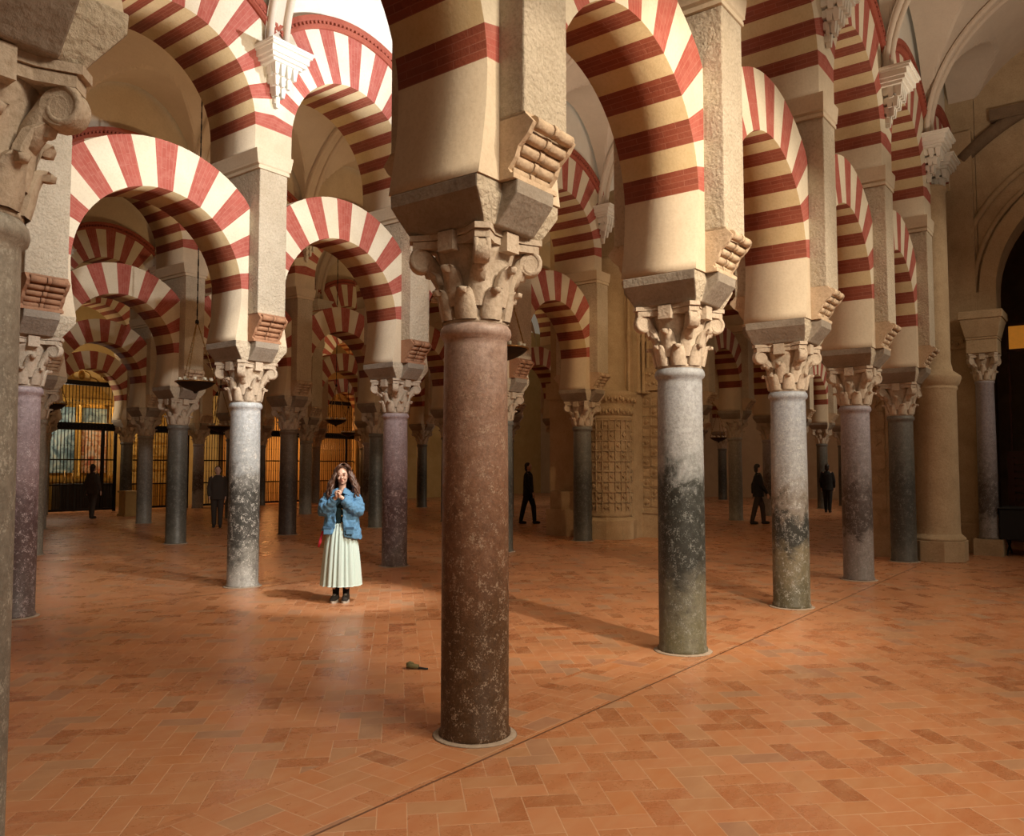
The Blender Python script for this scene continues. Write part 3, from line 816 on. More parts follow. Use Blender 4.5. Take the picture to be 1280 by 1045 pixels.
b = MB(); b.box(13.3, 14.2, -1.12, -.6, 0, .56); b.box(13.27, 14.2, -1.15, -.6, .56, .62); b.box(13.35, 14.1, -1.05, -.6, .62, 3.42); b.box(13.28, 14.2, -1.12, -.6, 3.42, 3.96); b.box(13.4, 14.1, -1.0, -.6, 3.96, 8.5)
obj('side_pilaster', b, ['stone'], t2)
b = MB(); carved_panels(b, (13.35, -.62, .7), (0,-1,0), (-1,0,0), (0,0,1), .42, 11, 2, .235); obj('carved_strip', b, ['stone'], t2)
b = MB(); carved_panels(b, (13.4, -.62, 4.1), (0,-1,0), (-1,0,0), (0,0,1), .36, 9, 1, .36); obj('carved_strip', b, ['stone'], t2)
for z0_, z1_ in ((3.5, 3.65), (3.72, 3.9)):
    b = MB(); frieze(b, -1.1, -.6, 13.28, z0_, z1_, -1, 'y'); obj('scroll_frieze', b, ['stone'], t2)
b = MB(); b.box(12.4, 13.3, .45, 1.5, 0, .62); b.box(12.5, 13.2, .5, 1.45, .62, 1.05); b.box(12.86, 13.3, .5, 1.7, 1.05, 3.3); b.box(12.8, 13.3, .5, 1.78, 3.3, 3.7); b.box(12.9, 13.3, .5, 1.7, 3.7, 8)
obj('side_buttress', b, ['stone'], t2)
# near-nave bracket corner above the round pillar
bk = thing('wall_bracket', 'white stepped bracket high above the big round stone pillar on the right', 'bracket', WT(12.9, .12), PHI, 'carved white brackets under the vault ribs')
obj('bracket_body', ME['brk'], None, bk); obj('bracket_slab', ME['slab'], None, bk)

# ------------------------------------------------------------------ enclosing walls
b = MB(); b.box(0, .35, -8, D*4.9, 0, 10); struct('wall_end', b, ['smooth'], W(0, 13.2), PHI)
b = MB(); b.box(-2*S, 14*S, 3.6, 3.9, 0, 10); struct('wall_back', b, ['ochre'], W(4, 0), PHI)
b = MB(); b.box(7.93*S, 14*S, .30, .6, 0, 10); struct('wall_chapel', b, ['ochre'], W(4, 0), PHI)
b = MB(); b.box(-.3, 0, -12, D*4.9, 0, 10); struct('wall_left', b, ['smooth'], W(0, -3.6), PHI)
b = MB()
for k in (3, 5.5): b.box(k*S-.12, k*S+.12, .7, 3.6, 0, 8)
struct('wall_between_chapels', b, ['ochre'], W(4, 0), PHI)

# ------------------------------------------------------------------ chapel gates
def gate_parts():
    h = 4.72; w = 1.30
    f = MB()
    for x in (-w, w): f.box(x-.045, x+.045, -.045, .045, 0, h)
    f.box(.78, .86, -.04, .04, .1, 2.95)
    f.box(-w, w, -.035, .035, .06, .14); f.box(-w, w, -.03, .03, .96, 1.01); f.box(-w, w, -.03, .03, 1.86, 1.91)
    band = MB(); band.box(-w-.05, w+.05, -.07, .07, 2.95, 3.0); band.box(-w, w, -.04, .04, 3.0, 3.16); band.box(-w-.05, w+.05, -.08, .08, 3.16, 3.21)
    for k in range(22): band.ell((-w+.06+k*(2*w-.12)/21, -.05, 3.08), (.04, .03, .06), 0, 8, 5)
    cor = MB(); cor.box(-w-.06, w+.06, -.09, .09, 4.56, 4.62); cor.box(-w-.1, w+.1, -.12, .12, 4.62, 4.72)
    bars = MB()
    n = 22
    for k in range(n):
        x = -w + (2*w)*(k+.5)/n
        bars.tube([(x, 0, .1), (x, 0, 4.56)], .014, 6)
        for z in (.5, 1.45, 2.4, 3.5, 4.0): bars.ell((x, 0, z), (.024, .024, .03), 0, 6, 4)
        if k % 2 == 0: bars.tube([(x+.06, 0, .12), (x+.06, 0, 1.0)], .010, 6)
    crest = MB()
    for sg in (-1, 1):
        crest.tube([(sg*(.12+.5*t_+.12*sin(t_*9)*(1-t_)), 0, 4.74+.24*(1-t_)+.09*cos(t_*9)*(1-t_)) for t_ in [k/24 for k in range(25)]], .028, 6)
        crest.tube([(sg*(.85-.16*cos(a)*(1-a/9)), 0, 4.90+.14*sin(a)*(1-a/9)) for a in [k*.35 for k in range(22)]], .025, 6)
    crest.ell((0, 0, 4.93), (.12, .05, .17), 0, 12, 8)
    return [('gate_frame', f.mesh('gate_frame', ['iron'])), ('bars', bars.mesh('bars', ['iron'])), ('middle_band', band.mesh('middle_band', ['iron'])), ('cornice', cor.mesh('cornice', ['iron'])), ('crest', crest.mesh('crest', ['gold']))]
GP = gate_parts()
GL = {2: 'iron chapel gate at the far left behind the edge columns', 3: 'tall iron chapel gate with scroll crest before the blue and red paintings', 4: 'iron chapel gate right of the tall crested one, gold glow behind its bars',
      5: 'iron chapel gate directly behind the pale grey column, dark behind its bars', 6: 'iron chapel gate glowing orange, nearer the pale grey column', 7: 'orange-lit iron gate directly left of the woman\'s head'}
for k in range(2, 8):
    g = thing('iron_gate', GL[k], 'gate', W(4, k+.5, .52), PHI, 'iron gates of the side chapels')
    for nm, me in GP: obj(nm, me, None, g)
# chapel furnishing
a1 = thing('altarpiece', 'carved gilded altarpiece with a blue and a red painting behind the tall gate', 'altarpiece', W(4, 3.95, 3.3), PHI)
b = MB(); b.box(-1.25, 1.25, -.15, .28, 0, 1.05); b.box(-1.3, 1.3, -.2, .28, 1.05, 1.18)
for x in (-1.2, -.05, 1.2): b.lathe([(.10,1.18),(.10,1.3),(.065,1.36),(.06,2.5),(.055,3.9),(.1,4.0),(.11,4.1)], 14, cx=x, cy=-.06)
b.box(-1.35, 1.35, -.18, .28, 4.1, 4.3); b.prism([(-1.2,-.1),(1.2,-.1),(1.2,.2),(-1.2,.2)], 4.3, 4.9, 0, (0,0,.5)); b.box(-1.2,1.2,.2,.28,1.18,4.1)
obj('altar_frame', b, ['gold'], a1)
b = MB(); b.box(-1.08, -.16, .10, .2, 1.4, 3.95); obj('painting', b, ['paint_blue'], a1)
b = MB(); b.box(.06, 1.08, .10, .2, 1.4, 3.3); obj('painting', b, ['paint_red'], a1)
b = MB(); b.box(.06, 1.08, .10, .2, 3.38, 3.95); obj('painting', b, ['paint_blue'], a1)
al = thing('altar_table', 'altar table draped in black cloth behind the tall crested gate', 'altar', W(4, 3.85, 2.3), PHI)
b = MB(); b.box(-1.0, 1.0, -.35, .35, 0, 1.0); bevel(obj('altar_cloth', b, ['blackcloth'], al), .03)
for x in (-.7, -.4, .35, .7):
    b = MB(); b.lathe([(.06,1.0),(.03,1.04),(.02,1.2),(.035,1.24),(.016,1.26),(.016,1.5)], 12, cx=x, cy=0); obj('candlestick', b, ['brass'], al)
a2 = thing('gilded_panel', 'wall of small gilded painted panels behind the gate right of the tall crested one', 'altarpiece', W(4, 5.0, 3.45), PHI)
b = MB(); b.box(-1.2,1.2,-.06,.13,.8,4.4)
for r_ in range(6):
    for c_ in range(5): b.box(-1.1+.45*c_, -.72+.45*c_, -.09, -.05, .95+.57*r_, 1.42+.57*r_, 1)
b.box(-1.25,1.25,-.12,.13,0,.8)
obj('panel_body', b, ['gold', 'paint_gold'], a2)
dn = thing('offering_box', 'small varnished wooden box standing by the tall chapel gate', 'box', WT(10.3, 23.55), PHI)
b = MB(); b.box(-.28,.28,-.22,.22,0,.08); b.box(-.24,.24,-.19,.19,.08,.78); obj('box_body', b, ['woodbox'], dn)
b = MB(); b.box(-.28,.28,-.23,.23,.78,.84); b.box(-.08,.08,-.02,.02,.84,.845); obj('lid', b, ['woodbox'], dn)
# surveillance camera on ochre wall
cm = thing('security_camera', 'small white dome camera on the ochre wall right of the orange-lit gate', 'camera', W(4, 8.12, .30, 2.95), PHI)
b = MB(); b.box(-.05,.05,-.02,0,-.1,.1); b.tube([(0,-.01,0),(0,-.22,.03)], .03, 8); obj('mount', b, ['white'], cm)
b = MB(); b.ell((0,-.26,-.06), (.13,.13,.14)); obj('dome', b, ['white'], cm)

# ------------------------------------------------------------------ hanging lamps
def lamp_meshes():
    bowl = MB(); bowl.lathe([(.012,-.20),(.03,-.19),(.035,-.17),(.06,-.155),(.16,-.12),(.26,-.07),(.315,-.02),(.33,.0)], 32)
    rim = MB(); rim.lathe([(.325,-.008),(.345,-.006),(.345,.012),(.325,.014)], 36, caps=False)
    cups = MB()
    for k in range(10):
        a = 2*pi*k/10; cups.lathe([(.018,.0),(.03,.035),(.032,.07)], 10, cx=.27*cos(a), cy=.27*sin(a))
    ch = MB()
    L = 1.05
    for q_ in range(1):
        n = 26
        for k in range(n):
            f0 = k/n; f1 = (k+1.15)/n
            p0 = Vector((.33*(1-f0)+.01, 0, .012+L*f0)); p1 = Vector((.33*(1-f1)+.01, 0, .012+L*f1))
            ch.tube([p0, p1], [.011 if k % 2 else .0085]*2, 5)
    hk = MB(); hk.ell((0,0,L+.02), (.035,.035,.05), 0, 10, 6)
    return bowl.mesh('bowl', ['iron']), rim.mesh('rim', ['brass']), cups.mesh('glass_cups', ['lampglass']), ch.mesh('chain', ['brass']), hk.mesh('hook', ['iron'])
LB, LR, LCU, LCH, LHK = lamp_meshes()
def hang_lamp(p, top, label):
    t = thing('hanging_lamp', label, 'lamp', p, 0, 'hanging oil lamps')
    obj('bowl', LB, None, t); obj('rim', LR, None, t); obj('glass_cups', LCU, None, t)
    for k in range(3): obj('chain', LCH, None, t, (0,0,0), 2*pi*k/3 + .5)
    obj('hook', LHK, None, t)
    b = MB(); h = top-p.z; n = int((h-1.07)/.11)
    for k in range(n):
        z0 = 1.07+(h-1.07)*k/n; z1 = 1.07+(h-1.07)*(k+1.1)/n
        b.tube([(0,0,z0),(0,0,min(z1, h))], .013 if k % 2 else .009, 5)
    obj('suspension_chain', b, ['iron'], t)
hang_lamp(Vector((-5.58, 14.52, 3.13)), 9.9, 'largest hanging lamp, on a long chain over the dark grey column left of centre')
hang_lamp(Vector((-7.91, 22.36, 2.73)), 9.9, 'hanging lamp just left of the pale grey column with speckled black middle')
hang_lamp(Vector((-5.46, 25.59, 3.08)), 9.9, 'upper one of the two hanging lamps above the woman\'s head')
hang_lamp(Vector((-6.87, 34.63, 3.05)), 9.9, 'lower and smaller of the two hanging lamps above the woman\'s head')
hang_lamp(Vector((-.12, 10.8, 3.19)), 9.9, 'hanging lamp peeking out right of the big reddish column\'s shaft')
hang_lamp(Vector((-.10, 21.9, 3.12)), 9.9, 'lower hanging lamp peeking out right of the big reddish column')
hang_lamp(Vector((-10.56, 18.86, 3.07)), 9.9, 'hanging lamp at the far left beside the speckled purple edge column')
hang_lamp(Vector((8.1, 32.4, 2.77)), 9.9, 'small far hanging lamp seen right of the blue-grey column with black middle')

# small folded thing lying on the floor
g = thing('dropped_glove', 'small olive cloth thing lying on the floor left of the big reddish column', 'glove', (-.80, 6.83, 0), .3); g.scale = (.8, .8, .75)
b = MB(); b.tube([(-.07,.03,.03),(-.02,.02,.035),(.05,-.01,.03)], [.022,.032,.024], 10, flat=.9); b.tube([(-.065,.05,.05),(-.03,.055,.06),(.01,.05,.05)], [.014,.02,.012], 8); obj('cloth_body', b, ['olive'], g)
b = MB(); b.tube([(.04,-.01,.02),(.09,-.035,.014),(.135,-.06,.012)], [.014,.011,.010], 8); obj('dark_tip', b, ['blackcloth'], g)

# ------------------------------------------------------------------ people
def remesh(o, v=.008, smooth=4, disp=None):
    m = o.modifiers.new('remesh', 'REMESH'); m.mode = 'VOXEL'; m.voxel_size = v; m.use_smooth_shade = True
    if smooth:
        s_ = o.modifiers.new('smooth', 'SMOOTH'); s_.iterations = smooth; s_.factor = .5
    if disp:
        tx = bpy.data.textures.new('folds', 'CLOUDS'); tx.noise_scale = disp[1]; tx.noise_depth = 1
        d = o.modifiers.new('folds', 'DISPLACE'); d.texture = tx; d.strength = disp[0]; d.mid_level = .5
    return o
def loft(b, rows, n=40, m=0, gap=None, thick=0, pleat=None, cxs=None):
    """rows: (z, rx, ry); gap(k) half opening angle at the front (-y); pleat(a, t)->radial add"""
    rings = []
    N = len(rows)
    for k, (z, rx, ry, *c0) in enumerate(rows):
        t = k/(N-1); g = gap(t) if gap else 0
        ox_, oy_ = (c0[0], c0[1]) if c0 else (0, 0)
        for lay in range(2 if thick else 1):
            pts = []
            for j in range(n if not gap else n+1):
                a = -pi/2 + g + (2*pi-2*g)*j/n
                e = (pleat(a, t) if pleat else 0) - (thick if lay else 0)
                zz = z(a) if callable(z) else z
                pts.append((ox_+(rx+e)*cos(a), oy_+(ry+e)*sin(a), zz))
            rings.append((lay, b.add(pts)))
    cnt = n if not gap else n+1
    outer = [r for l_, r in rings if l_ == 0]; inner = [r for l_, r in rings if l_ == 1]
    rng = range(n)
    for lst, fl in ((outer, 0), (inner, 1)):
        for a, c in zip(lst, lst[1:]):
            for j in rng:
                q = [a+j, a+(j+1) % cnt, c+(j+1) % cnt, c+j]
                b.face(q if fl else q[::-1], m, smooth=True)
    if thick:
        for o_, i_ in ((outer[0], inner[0]), (outer[-1], inner[-1])):
            for j in rng: b.face([o_+j, o_+(j+1) % cnt, i_+(j+1) % cnt, i_+j], m, smooth=True)
        if gap:
            for j in (0, n):
                for k in range(N-1): b.face([outer[k]+j, outer[k+1]+j, inner[k+1]+j, inner[k]+j], m)
    else:
        b.face([outer[0]+j for j in range(cnt)], m); b.face([outer[-1]+j for j in range(cnt-1, -1, -1)], m)

# the woman in the pool of light ---------------------------------------------------------------
wm = thing('person', 'woman with wavy brown hair, denim jacket and long pale skirt, hands clasped under chin', 'person', (-2.095, 10.22, 0), 0)
HB = Matrix.Rotation(R(7), 3, 'Z') @ Matrix.Rotation(R(-3), 3, 'Y')
HC = Vector((.008, -.015, 1.535))
def hp(x, y, z): return HC + HB @ Vector((x*1.06, y*1.06, z*1.06))
b = MB()
for sx in (-1, 1):
    b.cap([(sx*.075, 0, .84), (sx*.078, -.01, .48), (sx*.07, .0, .30), (sx*.062, .012, .10)], [.088, .058, .050, .034], 14)
    b.cap([(sx*.062, .02, .055), (sx*.066, -.06, .045), (sx*.07, -.11, .035)], [.036, .034, .026], 12)
    b.cap([(sx*.13, .0, 1.285), (sx*.205, -.05, 1.10)], [.048, .038], 12)
    b.cap([(sx*.205, -.05, 1.10), (sx*.12, -.15, 1.19), (sx*.034, -.190, 1.275)], [.038, .034, .023], 12)
    # palm and five fingers, closed over the other hand
    b.ell((sx*.017, -.215, 1.302), (.013, .036, .040), rot=Matrix.Rotation(R(sx*6), 3, 'Y'))
    for j in range(4):
        y = -.246 + .0205*j + (.005 if sx > 0 else -.005); L = (.9, 1., .95, .78)[j]
        b.cap([(sx*.018, y, 1.328), (sx*.012, y, 1.354), (-sx*.012, y-.002, 1.358), (-sx*.032, y-.002, 1.344), (-sx*.036, y, 1.348-.028*L)], [.0088, .0086, .0082, .0078, .0068], 8)
    b.cap([(sx*.020, -.246, 1.295), (sx*.022, -.264, 1.318), (sx*.008, -.272, 1.338)], [.0105, .0095, .0080], 8)
b.ell((0, 0, .90), (.155, .11, .13)); b.ell((0, 0, 1.03), (.125, .095, .13)); b.ell((0, 0, 1.17), (.15, .105, .16))
b.cap([(-.13, 0, 1.30), (.13, 0, 1.30)], [.05, .05], 12)
b.cap([(0, .01, 1.28), (.003, .0, 1.38), (.006, -.005, 1.47)], [.058, .046, .048], 14)
b.ell(hp(0, .012, .015), (.074, .092, .100), rot=HB); b.ell(hp(0, -.025, -.045), (.056, .062, .062), rot=HB); b.ell(hp(0, -.050, -.083), (.026, .026, .022), rot=HB)
b.cap([hp(0, -.088, .012), hp(0, -.098, -.010), hp(0, -.106, -.026)], [.008, .0095, .012], 8)
for sx in (-1, 1):
    b.ell(hp(sx*.012, -.095, -.028), (.009, .009, .008)); b.ell(hp(sx*.033, -.070, -.030), (.022, .020, .020)); b.ell(hp(sx*.030, -.078, .024), (.022, .012, .008))
    b.ell(hp(sx*.074, .012, -.005), (.010, .020, .030)); b.ell(hp(sx*.030, -.079, .004), (.013, .010, .009))
b.ell(hp(0, -.088, -.052), (.020, .010, .007)); b.ell(hp(0, -.086, -.062), (.017, .010, .007))
remesh(obj('body', b, ['skin'], wm), .0055, 3)
b = MB(); b.ell(hp(0, -.0955, -.0515), (.014, .005, .0035)); b.ell(hp(0, -.0925, -.0615), (.012, .005, .0035)); obj('lips', b, ['lips'], wm)
for sx in (-1, 1):
    b = MB(); b.ell(hp(sx*.030, -.0875, .005), (.0125, .005, .0042)); obj('eye', b, ['eye'], wm)
    b = MB(); b.tube([hp(sx*.014, -.0895, .026), hp(sx*.03, -.0905, .031), hp(sx*.047, -.082, .027)], [.0028, .003, .0018], 6); obj('eyebrow', b, ['hairdark'], wm)
b = MB()
for sx in (-1, 1):
    b.tube([hp(sx*.030+.023*cos(a), -.101+.25*abs(sx*.030+.023*cos(a))**1.5, .002+.019*sin(a)) for a in [2*pi*k/20 for k in range(21)]], .0014, 5)
    b.tube([hp(sx*.054, -.096, .006), hp(sx*.077, -.04, .006), hp(sx*.080, .01, .0)], .0014, 5)
b.tube([hp(-.008, -.103, .004), hp(0, -.106, .007), hp(.008, -.103, .004)], .0014, 5)
obj('glasses', b, ['lens'], wm)
# hair
b = MB(); rnd = random.Random(3)
b.ell(hp(0, .026, .030), (.086, .092, .096), rot=HB)
for k in range(150):
    a = R(60) + R(240)*rnd.random()          # angle from the face direction
    lay = rnd.random()
    dx, dy = sin(a), -cos(a)
    ph = rnd.random()*6.3; am = .009+.011*rnd.random()
    ln = .26 + .08*rnd.random() - (.03 if abs(a-pi) > 1.9 else 0)
    P, Q = [], []
    n = 16
    for j in range(n+1):
        t = j/n
        if t < .35:
            s_ = t/.35; th_ = s_*pi/2
            r_ = sin(th_)*(.084+.012*lay); z = .115*cos(th_)*1.02 + .02*(1-s_)
        else:
            s_ = (t-.35)/.65; r_ = .088+.014*lay + (.045+.035*lay)*sin(min(1, s_*1.2)*pi/2); z = -ln*s_ + .0
        wv = am*sin(ph + t*21)*min(1, t*2)
        px = dx*(r_*1.0+wv) - dy*wv*.8 + .012*(1-t)
        py = dy*(r_*1.05+wv) + dx*wv*.8 + .012
        P.append(hp(px, py, z+.008)); Q.append((.006+.011*min(1, t*2.5))*(1-.55*max(0, t-.6)/.4)*(.8+.4*lay))
    b.tube(P, Q, 6)
for sx, cnt in ((-1, 16), (1, 12)):           # side swept locks over the forehead
    for k in range(cnt):
        u = k/cnt; P = []
        for j in range(13):
            t = j/12
            P.append(hp(.018 + sx*(.005+.090*sin(t*pi/2)*(.90+.08*u)), -.055-.028*sin(t*pi)*(1-.2*u)+.065*t*t + .015*u, .108 - .01*u - t*t*.10 - .14*max(0, t-.7) + .016*sin(t*pi)))
        b.tube(P, [.007+.005*sin(t*pi/12) for t in range(13)], 6)
obj('hair', b, ['hair'], wm)
# clothes
b = MB(); loft(b, [(.84, .150, .112), (.95, .140, .106), (1.05, .140, .108), (1.18, .165, .122), (1.28, .165, .105), (1.335, .085, .07)], 32)
remesh(obj('shirt', b, ['shirt'], wm), .009, 3)
b = MB(); rp = random.Random(5)
phs = [rp.random()*6.3 for _ in range(6)]
def pl(a, t):
    w = min(1, t*1.6)
    return w*(.0105*sin(a*19+phs[0]+.5*sin(a*3+phs[4])) + .008*sin(a*11+phs[1]) + .005*sin(a*31+phs[2]+t)) + .003*sin(a*27+phs[3])
loft(b, [(.955, .136, .108), (.93, .142, .112), (.88, .163, .128), (.80, .180, .146), (.68, .196, .164), (.55, .208, .178), (.42, .220, .190), (.30, .230, .200), (.215, .238, .207), (.20, .239, .208)], 220, pleat=pl, thick=.006)
obj('skirt', b, ['skirt'], wm)
b = MB()
def hem(z0, sl): return lambda a: z0 - sl*cos(a)
def gp(t): return .50*(1-t)**3 + .10 + .30*max(0, t-.35)
rowsj = [(1.385, .068, .064, 0, .012), (1.36, .082, .074, 0, .01), (1.345, .125, .088, 0, .006), (1.315, .180, .105), (1.26, .205, .130), (1.18, .205, .145), (1.08, .205, .148), (.98, .212, .152),
         (hem(.92, .015), .222, .158), (hem(.87, .03), .232, .164), (hem(.83, .05), .240, .170), (hem(.81, .055), .242, .171)]
def jf(a, t): return (.006*sin(a*7+t*9)+.005*sin(a*12-t*14))*min(1, t*2)
loft(b, rowsj, 90, gap=gp, thick=.014, pleat=jf)
for sx in (-1, 1):
    n = 20; P, Q = [], []
    S0, E0, W0 = Vector((sx*.145, .0, 1.295)), Vector((sx*.212, -.05, 1.105)), Vector((sx*.052, -.178, 1.250))
    for j in range(n+1):
        t = j/n
        if t < .45: p = S0.lerp(E0, t/.45) + Vector((sx*.018*sin(t/.45*pi), 0, 0))
        else: p = E0.lerp(W0, (t-.45)/.55) + Vector((0, -.012*sin((t-.45)/.55*pi), -.012*sin((t-.45)/.55*pi)))
        P.append(p); base = .070 + .008*sin(t*pi) if t < .6 else .074-.068*(t-.6)
        Q.append(max(.040, base) + .0055*sin(t*46+sx))
    b.tube(P, Q, 20)
remesh(obj('jacket', b, ['denim'], wm), .0075, 2, (.022, .05))
for sx in (-1, 1):
    b = MB(); b.obox((sx*.075, -.090, 1.335), (Vector((sx*.038, .012, -.018)), Vector((sx*.006, -.008, .004)), Vector((.004*sx, .018, .030)))); bevel(obj('collar', b, ['denim'], wm), .006)
    b = MB(); b.obox((sx*.135, -.172, .905), (Vector((.052, 0, 0)), Vector((0, .010, 0)), Vector((0, 0, .014)))); pf = bevel(obj('pocket_flap', b, ['denimdk'], wm), .006)
    b = MB(); b.obox((sx*.135, -.168, .865), (Vector((.047, 0, 0)), Vector((0, .010, 0)), Vector((0, 0, .038)))); bevel(obj('pocket', b, ['denim'], wm), .006)
b = MB()
for sx in (-1, 1): b.tube([Vector((sx*.058, -.172, 1.246)), Vector((sx*.046, -.184, 1.258))], [.040, .036], 18)
obj('cuff', b, ['denimdk'], wm)
b = MB()
for k in range(5): b.ell((.036, -.158-.002*k, 1.22-.085*k), (.008, .004, .008), 0, 8, 5)
obj('button', b, ['brass'], wm)
for sx in (-1, 1):
    b = MB(); b.tube([(sx*.062, .012, .25), (sx*.062, .012, .10), (sx*.063, .01, .06)], [.046, .040, .040], 16); obj('sock', b, ['sock'], wm)
    b = MB(); st = len(b.v)
    b.cap([(sx*.063, .045, .052), (sx*.065, -.02, .055), (sx*.069, -.085, .045), (sx*.073, -.125, .036)], [.040, .042, .042, .034], 16)
    b.cap([(sx*.063, .03, .075), (sx*.064, -.01, .072)], [.040, .040], 14)
    sh = remesh(obj('shoe', b, ['shoe'], wm), .006, 3)
    b = MB(); b.prism([(sx*.068+(.048-.008*(1 if sin(a) > 0 else 0))*cos(a), -.04+.125*sin(a)) for a in [2*pi*k/24 for k in range(24)]], 0.0, .028); obj('sole', b, ['sole'], sh)
    b = MB()
    for k in range(3): b.tube([(sx*.068-.020, -.055-.022*k, .090-.010*k), (sx*.068, -.060-.022*k, .097-.010*k), (sx*.068+.020, -.055-.022*k, .090-.010*k)], .0042, 6)
    obj('laces', b, ['sole'], sh)
rs = thing('red_strap', 'narrow red bag strap hanging at the woman\'s side next to the pale skirt', 'strap', (-2.095, 10.22, 0), 0)
b = MB(); b.tube([(-.205, -.06, .90), (-.225, -.065, .82), (-.245, -.07, .73), (-.265, -.07, .665)], [.011, .014, .019, .012], 10, flat=.45); obj('strap_body', b, ['redstrap'], rs)
b = MB(); b.tube([(-.205, -.06, .90), (-.19, -.05, .95), (-.165, -.03, .98)], .006, 6); obj('strap_loop', b, ['redstrap'], rs)

def visitor(label, loc, rz, h, coat, legs, hairm, stride=.12, bend=0.):
    k = h/1.70
    p = thing('person', label, 'person', loc, rz)
    b = MB()
    for sx in (-1, 1):
        f = stride*sx
        b.cap([(sx*.085, 0, .88*k), (sx*.085, -f*.6-.01, .49*k), (sx*.08, -f*.9+.02, .10*k)], [.085, .056, .036], 12)
        b.cap([(sx*.08, -f*.9+.03, .05), (sx*.085, -f*.9-.10, .035)], [.034, .028], 10)
        b.cap([(sx*.165, 0, 1.37*k), (sx*.215, .02+f*.4, 1.10*k), (sx*.205, -.05+f*.8, .87*k)], [.048, .038, .026], 10)
        b.ell((sx*.203, -.06+f*.85, .82*k), (.018, .03, .045))
        for j in range(4): b.cap([(sx*.203, -.085+f*.85+.016*j, .79*k), (sx*.200, -.088+f*.85+.016*j, .745*k), (sx*.192, -.088+f*.85+.016*j, .72*k+.006*abs(j-1.5))], [.0085, .008, .007], 6)
        b.cap([(sx*.198, -.085+f*.85, .83*k), (sx*.185, -.105+f*.85, .79*k)], [.010, .008], 6)
    b.ell((0, 0, .96*k), (.155, .11, .14)); b.ell((0, 0, 1.22*k), (.16, .11, .21)); b.cap([(-.14, 0, 1.38*k), (.14, 0, 1.38*k)], [.055, .055], 12)
    b.cap([(0, .01, 1.38*k), (0, -.01, 1.53*k)], [.055, .048], 12); b.ell((0, -.01, 1.60*k), (.075, .092, .108)); b.ell((0, -.045, 1.55*k), (.052, .055, .055))
    b.cap([(0, -.098, 1.61*k), (0, -.112, 1.585*k)], [.008, .012], 6)
    for sx in (-1, 1): b.ell((sx*.075, .0, 1.595*k), (.010, .02, .03))
    remesh(obj('body', b, ['skin'], p), .009, 3)
    b = MB()
    for sx in (-1, 1): b.ell((sx*.03, -.098, 1.61*k), (.011, .006, .005))
    obj('eyes', b, ['eye'], p); b = MB(); b.ell((0, -.098, 1.555*k), (.02, .005, .005)); obj('lips', b, ['lips'], p)
    b = MB(); b.ell((0, .02, 1.625*k), (.086, .098, .102)); b.ell((0, .05, 1.56*k), (.08, .06, .10)); obj('hair', b, [hairm], p)
    b = MB()
    for sx in (-1, 1):
        f = stride*sx
        b.cap([(sx*.165, 0, 1.37*k), (sx*.22, .02+f*.4, 1.10*k), (sx*.207, -.04+f*.75, .90*k)], [.066, .056, .044], 12)
    loft(b, [(1.47*k, .06, .06), (1.42*k, .13, .09), (1.35*k, .19, .12), (1.15*k, .19, .14), (.98*k, .185, .145), (.78*k, .20, .155)], 28)
    remesh(obj('coat', b, [coat], p), .011, 2, (.015, .08))
    b = MB()
    for sx in (-1, 1):
        f = stride*sx
        b.cap([(sx*.085, 0, .86*k), (sx*.085, -f*.6-.01, .49*k), (sx*.08, -f*.9+.02, .11*k)], [.10, .075, .060], 14)
    remesh(obj('trousers', b, [legs], p), .011, 2)
    for sx in (-1, 1):
        f = stride*sx
        b = MB(); b.cap([(sx*.08, -f*.9+.045, .045), (sx*.083, -f*.9-.05, .045), (sx*.087, -f*.9-.12, .038)], [.044, .044, .036], 12); remesh(obj('shoe', b, ['shoe'], p), .008, 2)
    return p
visitor('far visitor in black clothes seen between the second and third columns of the nearest arcade', (11.3, 29.7, 0), 2.6, 1.72, 'blackcloth', 'blackcloth', 'hairdark', .1)
visitor('dark clothed visitor walking just right of the big reddish column', (.47, 23.9, 0), 1.2, 1.74, 'blackcloth', 'blackcloth', 'hairdark', .2)
visitor('visitor in dark coat half hidden behind the scratched blue-grey column', (7.05, 23.75, 0), 1.5, 1.70, 'blackcloth', 'grey_coat', 'hairdark', .2)
visitor('visitor in a brown-grey coat standing left of the pale grey column', (-7.95, 22.4, 0), .3, 1.64, 'grey_coat', 'grey_coat', 'hairdark', .06)
visitor('visitor in a brownish coat before the tall chapel gate', (-13.3, 26.3, 0), 2.9, 1.70, 'grey_coat', 'grey_coat', 'hairdark', .08)

# ------------------------------------------------------------------ light
def spot(p, target, energy, color, ang=70, blend=.6, rad=.12, name='flood_or_fill_lamp'):
    l = bpy.data.lights.new(name, 'SPOT'); l.energy = energy; l.color = color; l.spot_size = R(ang); l.spot_blend = blend; l.shadow_soft_size = rad
    o = bpy.data.objects.new(name, l); C.objects.link(o); o.location = p
    o.rotation_euler = (Vector(target)-Vector(p)).to_track_quat('-Z', 'Y').to_euler(); return o
def point(p, energy, color, rad=.3, name='glow_lamp'):
    l = bpy.data.lights.new(name, 'POINT'); l.energy = energy; l.color = color; l.shadow_soft_size = rad
    o = bpy.data.objects.new(name, l); C.objects.link(o); o.location = p; return o
WARM, AMB, COOL = (1, .84, .64), (1, .68, .34), (1, .97, .90)
